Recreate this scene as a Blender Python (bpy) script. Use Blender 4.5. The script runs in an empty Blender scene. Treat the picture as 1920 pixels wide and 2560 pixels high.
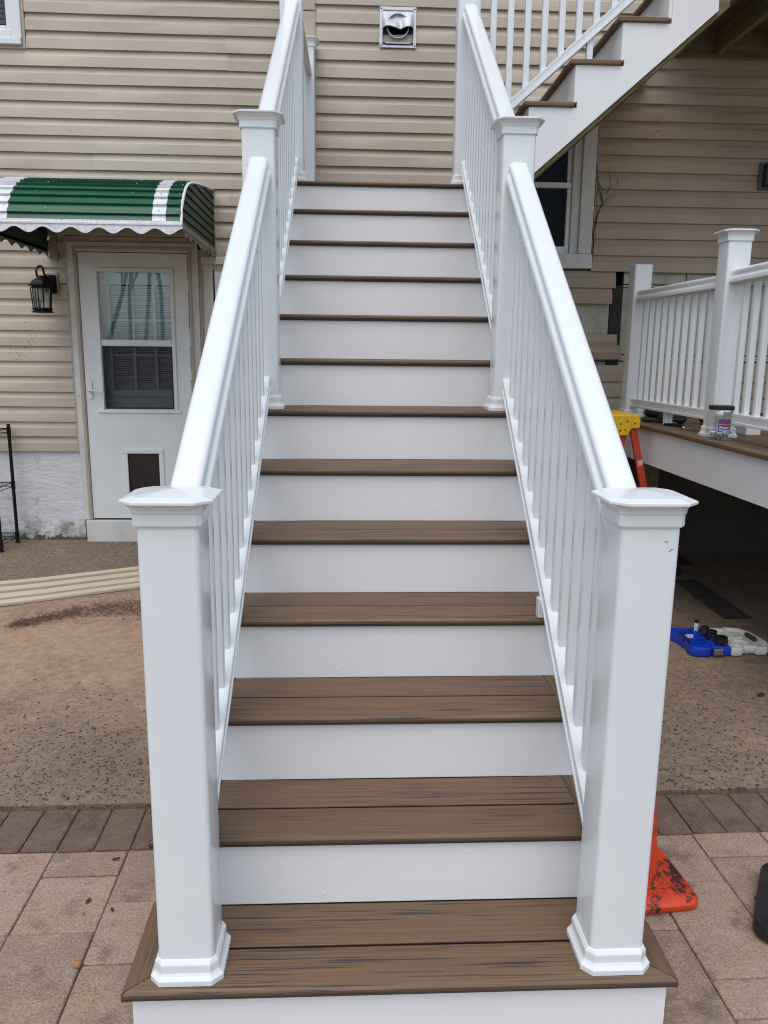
import bpy, math, random
from mathutils import Vector, Matrix
random.seed(7)
rad = math.radians
scn = bpy.context.scene
COL = scn.collection

# ------------------------------------------------------------------ camera
cam_d = bpy.data.cameras.new('camera')
cam = bpy.data.objects.new('camera', cam_d)
COL.objects.link(cam)
yaw, pitch, roll = -0.0472, 0.1979, 0.0109
fwd = Vector((-math.sin(yaw) * math.cos(pitch), math.cos(yaw) * math.cos(pitch), -math.sin(pitch)))
right = Vector((math.cos(yaw), math.sin(yaw), 0))
up = right.cross(fwd)
r2 = math.cos(roll) * right + math.sin(roll) * up
u2 = -math.sin(roll) * right + math.cos(roll) * up
M = Matrix((r2, u2, -fwd)).transposed().to_4x4()
M.translation = Vector((-0.0622, -1.4735, 1.5419))
cam.matrix_world = M
cam_d.sensor_fit = 'VERTICAL'
cam_d.sensor_height = 36
cam_d.lens = 1967.5 / 2560 * 36
cam_d.clip_start = 0.05
cam_d.clip_end = 500
scn.camera = cam

# ------------------------------------------------------------------ world, sun, exposure
SUN_EL, SUN_AZ = 66, 195          # azimuth measured clockwise from +Y
w = bpy.data.worlds.new('World')
scn.world = w
w.use_nodes = True
nt = w.node_tree
nt.nodes.clear()
sky = nt.nodes.new('ShaderNodeTexSky')
sky.sky_type = 'NISHITA'
sky.sun_disc = False
sky.sun_elevation = rad(SUN_EL)
sky.sun_rotation = rad(SUN_AZ)
sky.air_density = 1.0
sky.dust_density = 2.0
sky.ozone_density = 0.0
bg = nt.nodes.new('ShaderNodeBackground')
bg.inputs[1].default_value = 0.15
wo = nt.nodes.new('ShaderNodeOutputWorld')
nt.links.new(sky.outputs[0], bg.inputs[0])
nt.links.new(bg.outputs[0], wo.inputs[0])
sd = bpy.data.lights.new('sun', 'SUN')
sd.energy = 1.1
sd.angle = rad(70)
sd.color = (1.0, 0.985, 0.95)
sun = bpy.data.objects.new('sun', sd)
COL.objects.link(sun)
dvec = Vector((math.sin(rad(SUN_AZ)) * math.cos(rad(SUN_EL)), math.cos(rad(SUN_AZ)) * math.cos(rad(SUN_EL)), math.sin(rad(SUN_EL))))
sun.rotation_euler = (-dvec).to_track_quat('-Z', 'Y').to_euler()
sun.location = dvec * 30
scn.view_settings.view_transform = 'Standard'
scn.view_settings.look = 'None'
scn.cycles.filter_width = 1.05
scn.cycles.transparent_max_bounces = 16
scn.view_settings.exposure = 0.40
scn.view_settings.gamma = 1
scn.view_settings.use_curve_mapping = False

# ------------------------------------------------------------------ materials
def mat(name, col, rough=0.6, metal=0.0, var=0.0, vscale=4.0, bump=0.0, bscale=60.0, spec=0.5, objvar=0.0, stretch=(1, 1, 1)):
    """plain procedural material: base colour, slow colour variation, fine bump, per-object value shift"""
    m = bpy.data.materials.new(name)
    m.use_nodes = True
    n, l = m.node_tree.nodes, m.node_tree.links
    b = n['Principled BSDF']
    b.inputs['Base Color'].default_value = (*col, 1)
    b.inputs['Roughness'].default_value = rough
    b.inputs['Metallic'].default_value = metal
    b.inputs['Specular IOR Level'].default_value = spec
    tc = n.new('ShaderNodeTexCoord')
    mp = n.new('ShaderNodeMapping')
    mp.inputs['Scale'].default_value = stretch
    l.new(tc.outputs['Object'], mp.inputs['Vector'])
    last = None
    if var > 0:
        no = n.new('ShaderNodeTexNoise')
        no.inputs['Scale'].default_value = vscale
        no.inputs['Detail'].default_value = 6
        no.inputs['Roughness'].default_value = 0.65
        l.new(mp.outputs[0], no.inputs['Vector'])
        hs = n.new('ShaderNodeHueSaturation')
        hs.inputs['Color'].default_value = (*col, 1)
        mr = n.new('ShaderNodeMapRange')
        mr.inputs['From Min'].default_value = 0.3
        mr.inputs['From Max'].default_value = 0.7
        mr.inputs['To Min'].default_value = 1 - var
        mr.inputs['To Max'].default_value = 1 + var
        l.new(no.outputs['Fac'], mr.inputs['Value'])
        l.new(mr.outputs[0], hs.inputs['Value'])
        last = hs
        l.new(hs.outputs[0], b.inputs['Base Color'])
    if objvar > 0:
        oi = n.new('ShaderNodeObjectInfo')
        mr2 = n.new('ShaderNodeMapRange')
        mr2.inputs['To Min'].default_value = 1 - objvar
        mr2.inputs['To Max'].default_value = 1 + objvar
        l.new(oi.outputs['Random'], mr2.inputs['Value'])
        h2 = n.new('ShaderNodeHueSaturation')
        h2.inputs['Color'].default_value = (*col, 1)
        if last:
            l.new(last.outputs[0], h2.inputs['Color'])
        l.new(mr2.outputs[0], h2.inputs['Value'])
        l.new(h2.outputs[0], b.inputs['Base Color'])
    if bump > 0:
        no2 = n.new('ShaderNodeTexNoise')
        no2.inputs['Scale'].default_value = bscale
        no2.inputs['Detail'].default_value = 5
        l.new(mp.outputs[0], no2.inputs['Vector'])
        bp = n.new('ShaderNodeBump')
        bp.inputs['Strength'].default_value = bump
        bp.inputs['Distance'].default_value = 0.004
        l.new(no2.outputs['Fac'], bp.inputs['Height'])
        l.new(bp.outputs[0], b.inputs['Normal'])
    return m

def ramp(n, pts):
    r = n.new('ShaderNodeValToRGB')
    els = r.color_ramp.elements
    while len(els) < len(pts):
        els.new(0.5)
    for e, (p, c) in zip(els, pts):
        e.position = p
        e.color = (*c, 1) if len(c) == 3 else c
    return r

def noise(n, l, vec, scale, detail=5, rough=0.6):
    t = n.new('ShaderNodeTexNoise')
    t.inputs['Scale'].default_value = scale
    t.inputs['Detail'].default_value = detail
    t.inputs['Roughness'].default_value = rough
    if vec is not None:
        l.new(vec, t.inputs['Vector'])
    return t

def mixc(n, l, fac, a, b, mode='MIX'):
    m = n.new('ShaderNodeMix')
    m.data_type = 'RGBA'
    m.blend_type = mode
    for s, v in ((m.inputs['Factor'], fac), (m.inputs['A'], a), (m.inputs['B'], b)):
        pass
    def setin(sock, v):
        if hasattr(v, 'is_output'):
            l.new(v, sock)
        elif isinstance(v, tuple):
            sock.default_value = (*v, 1)
        else:
            sock.default_value = v
    setin(m.inputs[0], fac)
    setin(m.inputs[6], a)
    setin(m.inputs[7], b)
    return m.outputs[2]

def base(name, rough=0.6):
    m = bpy.data.materials.new(name)
    m.use_nodes = True
    n, l = m.node_tree.nodes, m.node_tree.links
    b = n['Principled BSDF']
    b.inputs['Roughness'].default_value = rough
    return m, n, l, b

def mat_composite(name, ta, tb):
    """brown composite decking: long dark streaks running along local X, tone shifts per board"""
    m, n, l, b = base(name, 0.62)
    tc = n.new('ShaderNodeTexCoord')
    oi = n.new('ShaderNodeObjectInfo')
    mul = n.new('ShaderNodeMath'); mul.operation = 'MULTIPLY'; mul.inputs[1].default_value = 53.0
    l.new(oi.outputs['Random'], mul.inputs[0])
    cmb = n.new('ShaderNodeCombineXYZ')
    for i in range(3):
        l.new(mul.outputs[0], cmb.inputs[i])
    add = n.new('ShaderNodeVectorMath'); add.operation = 'ADD'
    l.new(tc.outputs['Object'], add.inputs[0]); l.new(cmb.outputs[0], add.inputs[1])
    mp = n.new('ShaderNodeMapping'); mp.inputs['Scale'].default_value = (3.2, 160, 160)
    l.new(add.outputs[0], mp.inputs['Vector'])
    s1 = noise(n, l, mp.outputs[0], 1.0, 4, 0.6)
    r1 = ramp(n, [(0.37, (0, 0, 0)), (0.455, (1, 1, 1))])
    l.new(s1.outputs['Fac'], r1.inputs['Fac'])
    mp2 = n.new('ShaderNodeMapping'); mp2.inputs['Scale'].default_value = (2.2, 9, 9)
    l.new(add.outputs[0], mp2.inputs['Vector'])
    s2 = noise(n, l, mp2.outputs[0], 1.0, 3, 0.5)          # where streaks gather
    r2 = ramp(n, [(0.43, (1, 1, 1)), (0.54, (0, 0, 0))])
    l.new(s2.outputs['Fac'], r2.inputs['Fac'])
    mx = n.new('ShaderNodeMath'); mx.operation = 'MAXIMUM'
    l.new(r1.outputs[0], mx.inputs[0]); l.new(r2.outputs[0], mx.inputs[1])
    mp3 = n.new('ShaderNodeMapping'); mp3.inputs['Scale'].default_value = (3, 160, 160)
    l.new(add.outputs[0], mp3.inputs['Vector'])
    s3 = noise(n, l, mp3.outputs[0], 1.0, 5, 0.7)
    tone = mixc(n, l, oi.outputs['Random'], ta, tb)
    r3 = ramp(n, [(0.3, (0.70, 0.70, 0.70)), (0.7, (1.22, 1.22, 1.22))])
    l.new(s3.outputs['Fac'], r3.inputs['Fac'])
    c1 = mixc(n, l, 1.0, tone, r3.outputs[0], 'MULTIPLY')
    c2 = mixc(n, l, mx.outputs[0], (0.036, 0.028, 0.027), c1)
    # pale dust specks
    sp = noise(n, l, tc.outputs['Object'], 170, 2, 0.5)
    r4 = ramp(n, [(0.735, (0, 0, 0)), (0.76, (1, 1, 1))])
    l.new(sp.outputs['Fac'], r4.inputs['Fac'])
    c3 = mixc(n, l, r4.outputs[0], c2, (0.24, 0.20, 0.16))
    l.new(c3, b.inputs['Base Color'])
    bp = n.new('ShaderNodeBump'); bp.inputs['Strength'].default_value = 0.35; bp.inputs['Distance'].default_value = 0.0012
    l.new(s3.outputs['Fac'], bp.inputs['Height'])
    l.new(bp.outputs[0], b.inputs['Normal'])
    return m

def mat_siding(name, col):
    m, n, l, b = base(name, 0.55)
    tc = n.new('ShaderNodeNewGeometry')
    oi = n.new('ShaderNodeObjectInfo')
    n1 = noise(n, l, tc.outputs['Position'], 1.3, 5, 0.6)
    r1 = ramp(n, [(0.3, tuple(c * 0.88 for c in col)), (0.7, tuple(c * 1.08 for c in col))])
    l.new(n1.outputs['Fac'], r1.inputs['Fac'])
    # dirt: thin smears that gather in patches
    mp = n.new('ShaderNodeMapping'); mp.inputs['Scale'].default_value = (14, 14, 60)
    l.new(tc.outputs['Position'], mp.inputs['Vector'])
    n2 = noise(n, l, mp.outputs[0], 1, 6, 0.7)
    r2 = ramp(n, [(0.56, (0, 0, 0)), (0.80, (0.55, 0.55, 0.55))])
    l.new(n2.outputs['Fac'], r2.inputs['Fac'])
    c = mixc(n, l, r2.outputs[0], r1.outputs[0], tuple(x * 0.6 for x in col))
    # mildew dots
    n3 = noise(n, l, tc.outputs['Position'], 120, 1, 0.4)
    n4 = noise(n, l, tc.outputs['Position'], 2.1, 3, 0.5)
    mu = n.new('ShaderNodeMath'); mu.operation = 'MULTIPLY'
    l.new(n3.outputs['Fac'], mu.inputs[0]); l.new(n4.outputs['Fac'], mu.inputs[1])
    r3 = ramp(n, [(0.455, (0, 0, 0)), (0.475, (0.8, 0.8, 0.8))])
    l.new(mu.outputs[0], r3.inputs['Fac'])
    c = mixc(n, l, r3.outputs[0], c, (0.05, 0.045, 0.04))
    mr = n.new('ShaderNodeMapRange'); mr.inputs['To Min'].default_value = 0.95; mr.inputs['To Max'].default_value = 1.05
    l.new(oi.outputs['Random'], mr.inputs['Value'])
    hs = n.new('ShaderNodeHueSaturation'); l.new(c, hs.inputs['Color']); l.new(mr.outputs[0], hs.inputs['Value'])
    l.new(hs.outputs[0], b.inputs['Base Color'])
    mp2 = n.new('ShaderNodeMapping'); mp2.inputs['Scale'].default_value = (6, 6, 150)
    l.new(tc.outputs['Position'], mp2.inputs['Vector'])
    n5 = noise(n, l, mp2.outputs[0], 1, 3, 0.5)
    bp = n.new('ShaderNodeBump'); bp.inputs['Strength'].default_value = 0.18; bp.inputs['Distance'].default_value = 0.002
    l.new(n5.outputs['Fac'], bp.inputs['Height']); l.new(bp.outputs[0], b.inputs['Normal'])
    return m

def mat_concrete():
    """exposed aggregate slab, partly buried under sand and silt"""
    m, n, l, b = base('aggregate_concrete', 0.9)
    tc = n.new('ShaderNodeTexCoord')
    P = tc.outputs['Object']
    def stones(scale, lo, hi):
        v = n.new('ShaderNodeTexVoronoi'); v.inputs['Scale'].default_value = scale; v.inputs['Randomness'].default_value = 1
        wn = noise(n, l, P, scale * 0.6, 2)
        ad = mixc(n, l, 0.018, P, wn.outputs['Color'])
        l.new(ad, v.inputs['Vector'])
        r = ramp(n, [(lo, (1, 1, 1)), (hi, (0, 0, 0))])
        l.new(v.outputs['Distance'], r.inputs['Fac'])
        sepc = n.new('ShaderNodeSeparateColor'); l.new(v.outputs['Color'], sepc.inputs[0])
        g = n.new('ShaderNodeMath'); g.operation = 'GREATER_THAN'; g.inputs[1].default_value = 0.45
        l.new(sepc.outputs[0], g.inputs[0])
        mu = n.new('ShaderNodeMath'); mu.operation = 'MULTIPLY'
        l.new(r.outputs[0], mu.inputs[0]); l.new(g.outputs[0], mu.inputs[1])
        return mu, sepc
    a, ac = stones(75, 0.28, 0.38)
    c_, cc = stones(170, 0.26, 0.42)
    n1 = noise(n, l, P, 1.1, 6, 0.65)
    n2 = noise(n, l, P, 26, 6, 0.75)
    r1 = ramp(n, [(0.25, (0.175, 0.122, 0.079)), (0.5, (0.245, 0.172, 0.114)), (0.75, (0.32, 0.225, 0.152))])
    l.new(n1.outputs['Fac'], r1.inputs['Fac'])
    r2 = ramp(n, [(0.3, (0.62, 0.62, 0.62)), (0.72, (1.3, 1.3, 1.3))])
    l.new(n2.outputs['Fac'], r2.inputs['Fac'])
    col = mixc(n, l, 1.0, r1.outputs[0], r2.outputs[0], 'MULTIPLY')
    stone1 = mixc(n, l, ac.outputs[1], (0.035, 0.034, 0.036), (0.13, 0.105, 0.085))
    stone2 = mixc(n, l, cc.outputs[1], (0.055, 0.048, 0.045), (0.30, 0.25, 0.20))
    # silt mask: where noise is high the sand hides the stones; a broad band is always sandy
    n3 = noise(n, l, P, 1.9, 8, 0.78)
    sp = n.new('ShaderNodeSeparateXYZ'); l.new(P, sp.inputs[0])
    band = ramp(n, [(0.0, (0.0, 0.0, 0.0)), (0.12, (0.06, 0.06, 0.06)), (0.28, (0.34, 0.34, 0.34)), (0.42, (0.42, 0.42, 0.42)), (0.56, (0.24, 0.24, 0.24)), (0.68, (0.0, 0.0, 0.0)), (1, (0, 0, 0))])
    my = n.new('ShaderNodeMapRange'); my.inputs['From Min'].default_value = 1.05; my.inputs['From Max'].default_value = 5.0
    l.new(sp.outputs[1], my.inputs['Value']); l.new(my.outputs[0], band.inputs['Fac'])
    # the sand lies mostly on the left side of the stairs
    mxx = n.new('ShaderNodeMapRange'); mxx.inputs['From Min'].default_value = 0.2; mxx.inputs['From Max'].default_value = 1.2
    mxx.inputs['To Min'].default_value = 1; mxx.inputs['To Max'].default_value = 0.35
    l.new(sp.outputs[0], mxx.inputs['Value'])
    bm = n.new('ShaderNodeMath'); bm.operation = 'MULTIPLY'; l.new(band.outputs[0], bm.inputs[0]); l.new(mxx.outputs[0], bm.inputs[1])
    ad = n.new('ShaderNodeMath'); ad.operation = 'ADD'; l.new(n3.outputs['Fac'], ad.inputs[0]); l.new(bm.outputs[0], ad.inputs[1])
    silt = ramp(n, [(0.55, (0, 0, 0)), (0.86, (1, 1, 1))]); l.new(ad.outputs[0], silt.inputs['Fac'])
    inv = n.new('ShaderNodeMath'); inv.operation = 'SUBTRACT'; inv.inputs[0].default_value = 1.0; l.new(silt.outputs[0], inv.inputs[1])
    f1 = n.new('ShaderNodeMath'); f1.operation = 'MULTIPLY'; l.new(a.outputs[0], f1.inputs[0]); l.new(inv.outputs[0], f1.inputs[1])
    f2 = n.new('ShaderNodeMath'); f2.operation = 'MULTIPLY'; l.new(c_.outputs[0], f2.inputs[0]); l.new(inv.outputs[0], f2.inputs[1])
    col = mixc(n, l, silt.outputs[0], col, mixc(n, l, 1.0, (0.365, 0.245, 0.158), r2.outputs[0], 'MULTIPLY'))
    col = mixc(n, l, f2.outputs[0], col, stone2)
    col = mixc(n, l, f1.outputs[0], col, stone1)
    l.new(col, b.inputs['Base Color'])
    hh = n.new('ShaderNodeMath'); hh.operation = 'ADD'; l.new(f1.outputs[0], hh.inputs[0]); l.new(n2.outputs['Fac'], hh.inputs[1])
    bp = n.new('ShaderNodeBump'); bp.inputs['Strength'].default_value = 0.7; bp.inputs['Distance'].default_value = 0.004
    l.new(hh.outputs[0], bp.inputs['Height']); l.new(bp.outputs[0], b.inputs['Normal'])
    return m

def mat_paver(name, c1, c2, c3):
    m, n, l, b = base(name, 0.88)
    tc = n.new('ShaderNodeTexCoord'); oi = n.new('ShaderNodeObjectInfo')
    mul = n.new('ShaderNodeMath'); mul.operation = 'MULTIPLY'; mul.inputs[1].default_value = 31
    l.new(oi.outputs['Random'], mul.inputs[0])
    cmb = n.new('ShaderNodeCombineXYZ'); l.new(mul.outputs[0], cmb.inputs[0]); l.new(mul.outputs[0], cmb.inputs[1])
    add = n.new('ShaderNodeVectorMath'); add.operation = 'ADD'; l.new(tc.outputs['Object'], add.inputs[0]); l.new(cmb.outputs[0], add.inputs[1])
    V = add.outputs[0]
    n1 = noise(n, l, V, 6, 6, 0.7)
    tone = mixc(n, l, oi.outputs['Random'], c1, c2)
    r1 = ramp(n, [(0.52, (0, 0, 0)), (0.70, (0.75, 0.75, 0.75))]); l.new(n1.outputs['Fac'], r1.inputs['Fac'])
    col = mixc(n, l, r1.outputs[0], tone, c3)
    n5 = noise(n, l, V, 15, 7, 0.8)                        # chalky bloom
    r5 = ramp(n, [(0.47, (0, 0, 0)), (0.66, (0.85, 0.85, 0.85))]); l.new(n5.outputs['Color'], r5.inputs['Fac'])
    col = mixc(n, l, r5.outputs[0], col, tuple(min(0.5, x * 1.5 + 0.03) for x in c1))
    n3 = noise(n, l, V, 9, 7, 0.75)                        # damp and worn areas
    r3 = ramp(n, [(0.52, (0, 0, 0)), (0.66, (0.75, 0.75, 0.75))]); l.new(n3.outputs['Fac'], r3.inputs['Fac'])
    col = mixc(n, l, r3.outputs[0], col, tuple(x * 0.5 for x in c1))
    n2 = noise(n, l, V, 150, 5, 0.85)
    r2 = ramp(n, [(0.30, (0.35, 0.35, 0.35)), (0.5, (1, 1, 1)), (0.70, (1.7, 1.7, 1.7))]); l.new(n2.outputs['Fac'], r2.inputs['Fac'])
    col = mixc(n, l, 1.0, col, r2.outputs[0], 'MULTIPLY')
    l.new(col, b.inputs['Base Color'])
    bp = n.new('ShaderNodeBump'); bp.inputs['Strength'].default_value = 0.8; bp.inputs['Distance'].default_value = 0.004
    mm = n.new('ShaderNodeMath'); mm.operation = 'ADD'; l.new(n2.outputs['Fac'], mm.inputs[0]); l.new(n5.outputs['Fac'], mm.inputs[1])
    l.new(mm.outputs[0], bp.inputs['Height']); l.new(bp.outputs[0], b.inputs['Normal'])
    return m

def mat_worn(name, col, wear, scale=9, lo=0.52, hi=0.6, rough=0.5, fine=45):
    """paint or plastic with worn, dirty patches of another colour"""
    m, n, l, b = base(name, rough)
    tc = n.new('ShaderNodeTexCoord')
    n1 = noise(n, l, tc.outputs['Object'], scale, 8, 0.75)
    r1 = ramp(n, [(lo, (0, 0, 0)), (hi, (1, 1, 1))]); l.new(n1.outputs['Fac'], r1.inputs['Fac'])
    n2 = noise(n, l, tc.outputs['Object'], fine, 4, 0.7)
    r2 = ramp(n, [(0.3, tuple(c * 0.8 for c in col)), (0.7, tuple(min(1, c * 1.15) for c in col))]); l.new(n2.outputs['Fac'], r2.inputs['Fac'])
    l.new(mixc(n, l, r1.outputs[0], r2.outputs[0], wear), b.inputs['Base Color'])
    bp = n.new('ShaderNodeBump'); bp.inputs['Strength'].default_value = 0.3; bp.inputs['Distance'].default_value = 0.002
    l.new(n2.outputs['Fac'], bp.inputs['Height']); l.new(bp.outputs[0], b.inputs['Normal'])
    return m

def mat_glass(name, refl=0.1, tint=(1, 1, 1), ior=0.03):
    m = bpy.data.materials.new(name); m.use_nodes = True
    n, l = m.node_tree.nodes, m.node_tree.links
    n.clear()
    out = n.new('ShaderNodeOutputMaterial')
    tr = n.new('ShaderNodeBsdfTransparent'); tr.inputs[0].default_value = (*tint, 1)
    gl = n.new('ShaderNodeBsdfGlossy'); gl.inputs['Roughness'].default_value = 0.01
    gl.inputs[0].default_value = (0.9, 0.92, 0.95, 1)
    lw = n.new('ShaderNodeLayerWeight'); lw.inputs[0].default_value = 0.5
    pw = n.new('ShaderNodeMath'); pw.operation = 'POWER'; pw.inputs[1].default_value = 4.0
    l.new(lw.outputs['Facing'], pw.inputs[0])
    ad = n.new('ShaderNodeMath'); ad.operation = 'MULTIPLY_ADD'; ad.inputs[1].default_value = 0.7; ad.inputs[2].default_value = refl + ior; ad.use_clamp = True
    l.new(pw.outputs[0], ad.inputs[0])
    mx = n.new('ShaderNodeMixShader')
    l.new(ad.outputs[0], mx.inputs[0]); l.new(tr.outputs[0], mx.inputs[1]); l.new(gl.outputs[0], mx.inputs[2])
    l.new(mx.outputs[0], out.inputs[0])
    return m

def mat_screen():
    m = bpy.data.materials.new('insect_screen'); m.use_nodes = True
    n, l = m.node_tree.nodes, m.node_tree.links
    n.clear()
    out = n.new('ShaderNodeOutputMaterial')
    tr = n.new('ShaderNodeBsdfTransparent'); df = n.new('ShaderNodeBsdfDiffuse'); df.inputs[0].default_value = (0.03, 0.032, 0.036, 1)
    mx = n.new('ShaderNodeMixShader'); mx.inputs[0].default_value = 0.33
    l.new(tr.outputs[0], mx.inputs[1]); l.new(df.outputs[0], mx.inputs[2]); l.new(mx.outputs[0], out.inputs[0])
    return m

def mat_stucco():
    m, n, l, b = base('painted_stucco', 0.85)
    tc = n.new('ShaderNodeTexCoord')
    P = tc.outputs['Object']
    n1 = noise(n, l, P, 3, 5)
    r1 = ramp(n, [(0.3, (0.60, 0.60, 0.61)), (0.7, (0.74, 0.74, 0.75))]); l.new(n1.outputs['Fac'], r1.inputs['Fac'])
    sp = n.new('ShaderNodeSeparateXYZ'); l.new(P, sp.inputs[0])
    mr = n.new('ShaderNodeMapRange'); mr.inputs['From Min'].default_value = 0.05; mr.inputs['From Max'].default_value = 0.33
    mr.inputs['To Min'].default_value = 0.30; mr.inputs['To Max'].default_value = 0
    l.new(sp.outputs[2], mr.inputs['Value'])
    n2 = noise(n, l, P, 9, 6, 0.7)
    ad = n.new('ShaderNodeMath'); ad.operation = 'ADD'; l.new(n2.outputs['Fac'], ad.inputs[0]); l.new(mr.outputs[0], ad.inputs[1])
    r2 = ramp(n, [(0.60, (0, 0, 0)), (0.82, (0.85, 0.85, 0.85))]); l.new(ad.outputs[0], r2.inputs['Fac'])
    c = mixc(n, l, r2.outputs[0], r1.outputs[0], (0.21, 0.23, 0.13))
    mr3 = n.new('ShaderNodeMapRange'); mr3.inputs['From Min'].default_value = 0.04; mr3.inputs['From Max'].default_value = 0.16
    mr3.inputs['To Min'].default_value = 0.36; mr3.inputs['To Max'].default_value = 0
    l.new(sp.outputs[2], mr3.inputs['Value'])
    n3 = noise(n, l, P, 16, 6, 0.75)
    ad3 = n.new('ShaderNodeMath'); ad3.operation = 'ADD'; l.new(n3.outputs['Fac'], ad3.inputs[0]); l.new(mr3.outputs[0], ad3.inputs[1])
    r3 = ramp(n, [(0.735, (0, 0, 0)), (0.765, (1, 1, 1))]); l.new(ad3.outputs[0], r3.inputs['Fac'])
    c = mixc(n, l, r3.outputs[0], c, (0.10, 0.085, 0.065))
    l.new(c, b.inputs['Base Color'])
    mpb = n.new('ShaderNodeMapping'); mpb.inputs['Rotation'].default_value = (0, 0.6, 0); mpb.inputs['Scale'].default_value = (14, 14, 34)
    l.new(P, mpb.inputs['Vector'])
    n4 = noise(n, l, mpb.outputs[0], 1, 5, 0.6)
    bp = n.new('ShaderNodeBump'); bp.inputs['Strength'].default_value = 0.8; bp.inputs['Distance'].default_value = 0.012
    l.new(n4.outputs['Fac'], bp.inputs['Height']); l.new(bp.outputs[0], b.inputs['Normal'])
    return m

def mat_sheathing():
    m, n, l, b = base('old_sheathing', 0.85)
    tc = n.new('ShaderNodeTexCoord'); P = tc.outputs['Object']
    n1 = noise(n, l, P, 5, 6, 0.7)
    r1 = ramp(n, [(0.25, (0.27, 0.27, 0.20)), (0.55, (0.47, 0.48, 0.38)), (0.8, (0.60, 0.60, 0.52))]); l.new(n1.outputs['Fac'], r1.inputs['Fac'])
    n2 = noise(n, l, P, 24, 7, 0.8)
    r2 = ramp(n, [(0.60, (0, 0, 0)), (0.68, (0.75, 0.75, 0.75))]); l.new(n2.outputs['Fac'], r2.inputs['Fac'])
    c = mixc(n, l, r2.outputs[0], r1.outputs[0], (0.10, 0.085, 0.06))
    # weave of the backing paper
    sp = n.new('ShaderNodeSeparateXYZ'); l.new(P, sp.inputs[0])
    fac = None
    for ax in (0, 2):
        mm = n.new('ShaderNodeMath'); mm.operation = 'MULTIPLY'; mm.inputs[1].default_value = 33; l.new(sp.outputs[ax], mm.inputs[0])
        wob = n.new('ShaderNodeMath'); wob.operation = 'ADD'; l.new(mm.outputs[0], wob.inputs[0]); l.new(n1.outputs['Fac'], wob.inputs[1])
        frc = n.new('ShaderNodeMath'); frc.operation = 'FRACT'; l.new(wob.outputs[0], frc.inputs[0])
        lt = n.new('ShaderNodeMath'); lt.operation = 'LESS_THAN'; lt.inputs[1].default_value = 0.10; l.new(frc.outputs[0], lt.inputs[0])
        if fac is None:
            fac = lt
        else:
            mx = n.new('ShaderNodeMath'); mx.operation = 'MAXIMUM'; l.new(fac.outputs[0], mx.inputs[0]); l.new(lt.outputs[0], mx.inputs[1]); fac = mx
    k = n.new('ShaderNodeMath'); k.operation = 'MULTIPLY'; k.inputs[1].default_value = 0.35; l.new(fac.outputs[0], k.inputs[0])
    c = mixc(n, l, k.outputs[0], c, (0.16, 0.16, 0.11))
    l.new(c, b.inputs['Base Color'])
    return m

def mat_wood(name, a, b_, axis=0):
    m, n, l, b = base(name, 0.85)
    tc = n.new('ShaderNodeTexCoord')
    mp = n.new('ShaderNodeMapping')
    sc = [26, 26, 26]; sc[axis] = 1.6
    mp.inputs['Scale'].default_value = sc
    l.new(tc.outputs['Object'], mp.inputs['Vector'])
    n1 = noise(n, l, mp.outputs[0], 1, 6, 0.65)
    r = ramp(n, [(0.3, a), (0.7, b_)]); l.new(n1.outputs['Fac'], r.inputs['Fac'])
    l.new(r.outputs[0], b.inputs['Base Color'])
    return m

VINYL = mat('white_vinyl', (0.765, 0.79, 0.775), 0.2, var=0.02, vscale=2, spec=0.5)
PVC = mat('white_pvc_trim', (0.80, 0.795, 0.78), 0.5, var=0.03, vscale=2.5, bump=0.03, bscale=15)
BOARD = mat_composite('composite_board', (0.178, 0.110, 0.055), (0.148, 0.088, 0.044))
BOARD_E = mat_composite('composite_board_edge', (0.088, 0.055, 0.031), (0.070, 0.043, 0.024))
BOARD_R = mat_composite('composite_board_reddish', (0.172, 0.097, 0.052), (0.148, 0.082, 0.044))
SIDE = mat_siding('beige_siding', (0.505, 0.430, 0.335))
SIDE_SHADE = mat_siding('beige_siding_shaded', (0.42, 0.325, 0.235))  # same siding, coloured darker to carry the upper deck's shade
TRIMB = mat('beige_trim', (0.46, 0.38, 0.29), 0.55, var=0.08, vscale=3)
DOORW = mat('painted_door', (0.77, 0.80, 0.78), 0.45, var=0.07, vscale=2.2)
CASING = mat('dingy_white_casing', (0.63, 0.62, 0.57), 0.55, var=0.14, vscale=5, bump=0.08)
RUBBERB = mat('dark_pet_flap', (0.018, 0.012, 0.012), 0.35, var=0.3, vscale=9)
INNER = mat('inner_door_paint', (0.60, 0.64, 0.66), 0.5, var=0.06)
BLIND = mat('blind_slat', (0.70, 0.74, 0.75), 0.5, var=0.08)
BLACKM = mat('black_metal', (0.007, 0.007, 0.008), 0.5, var=0.2, vscale=20, spec=0.25)
DARK = mat('dark_interior', (0.012, 0.012, 0.013), 0.8, var=0.1)
GLASS = mat_glass('door_glass', 0.02, (0.90, 0.97, 1.0))
GLASS_D = mat_glass('window_glass', -0.026, (0.7, 0.7, 0.7))
SCREEN = mat_screen()
CONC = mat_concrete()
PAVER = mat_paver('tumbled_paver', (0.275, 0.198, 0.144), (0.37, 0.272, 0.200), (0.36, 0.220, 0.115))
PAVB = mat_paver('border_paver', (0.138, 0.090, 0.064), (0.160, 0.107, 0.077), (0.115, 0.073, 0.050))
SAND = mat('joint_sand', (0.17, 0.118, 0.078), 0.95, var=0.4, vscale=40, bump=0.5, bscale=150)
SOIL = mat('damp_soil', (0.055, 0.040, 0.032), 0.95, var=0.5, vscale=9, bump=0.8, bscale=60)
EARTH = mat('bare_earth', (0.25, 0.20, 0.15), 0.95, var=0.4, vscale=2, bump=0.6, bscale=30)
STUCCO = mat_stucco()
SHEATH = mat_sheathing()
TAR = mat('tar_paper', (0.030, 0.027, 0.020), 0.8, var=0.4, vscale=12, bump=0.4)
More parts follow.
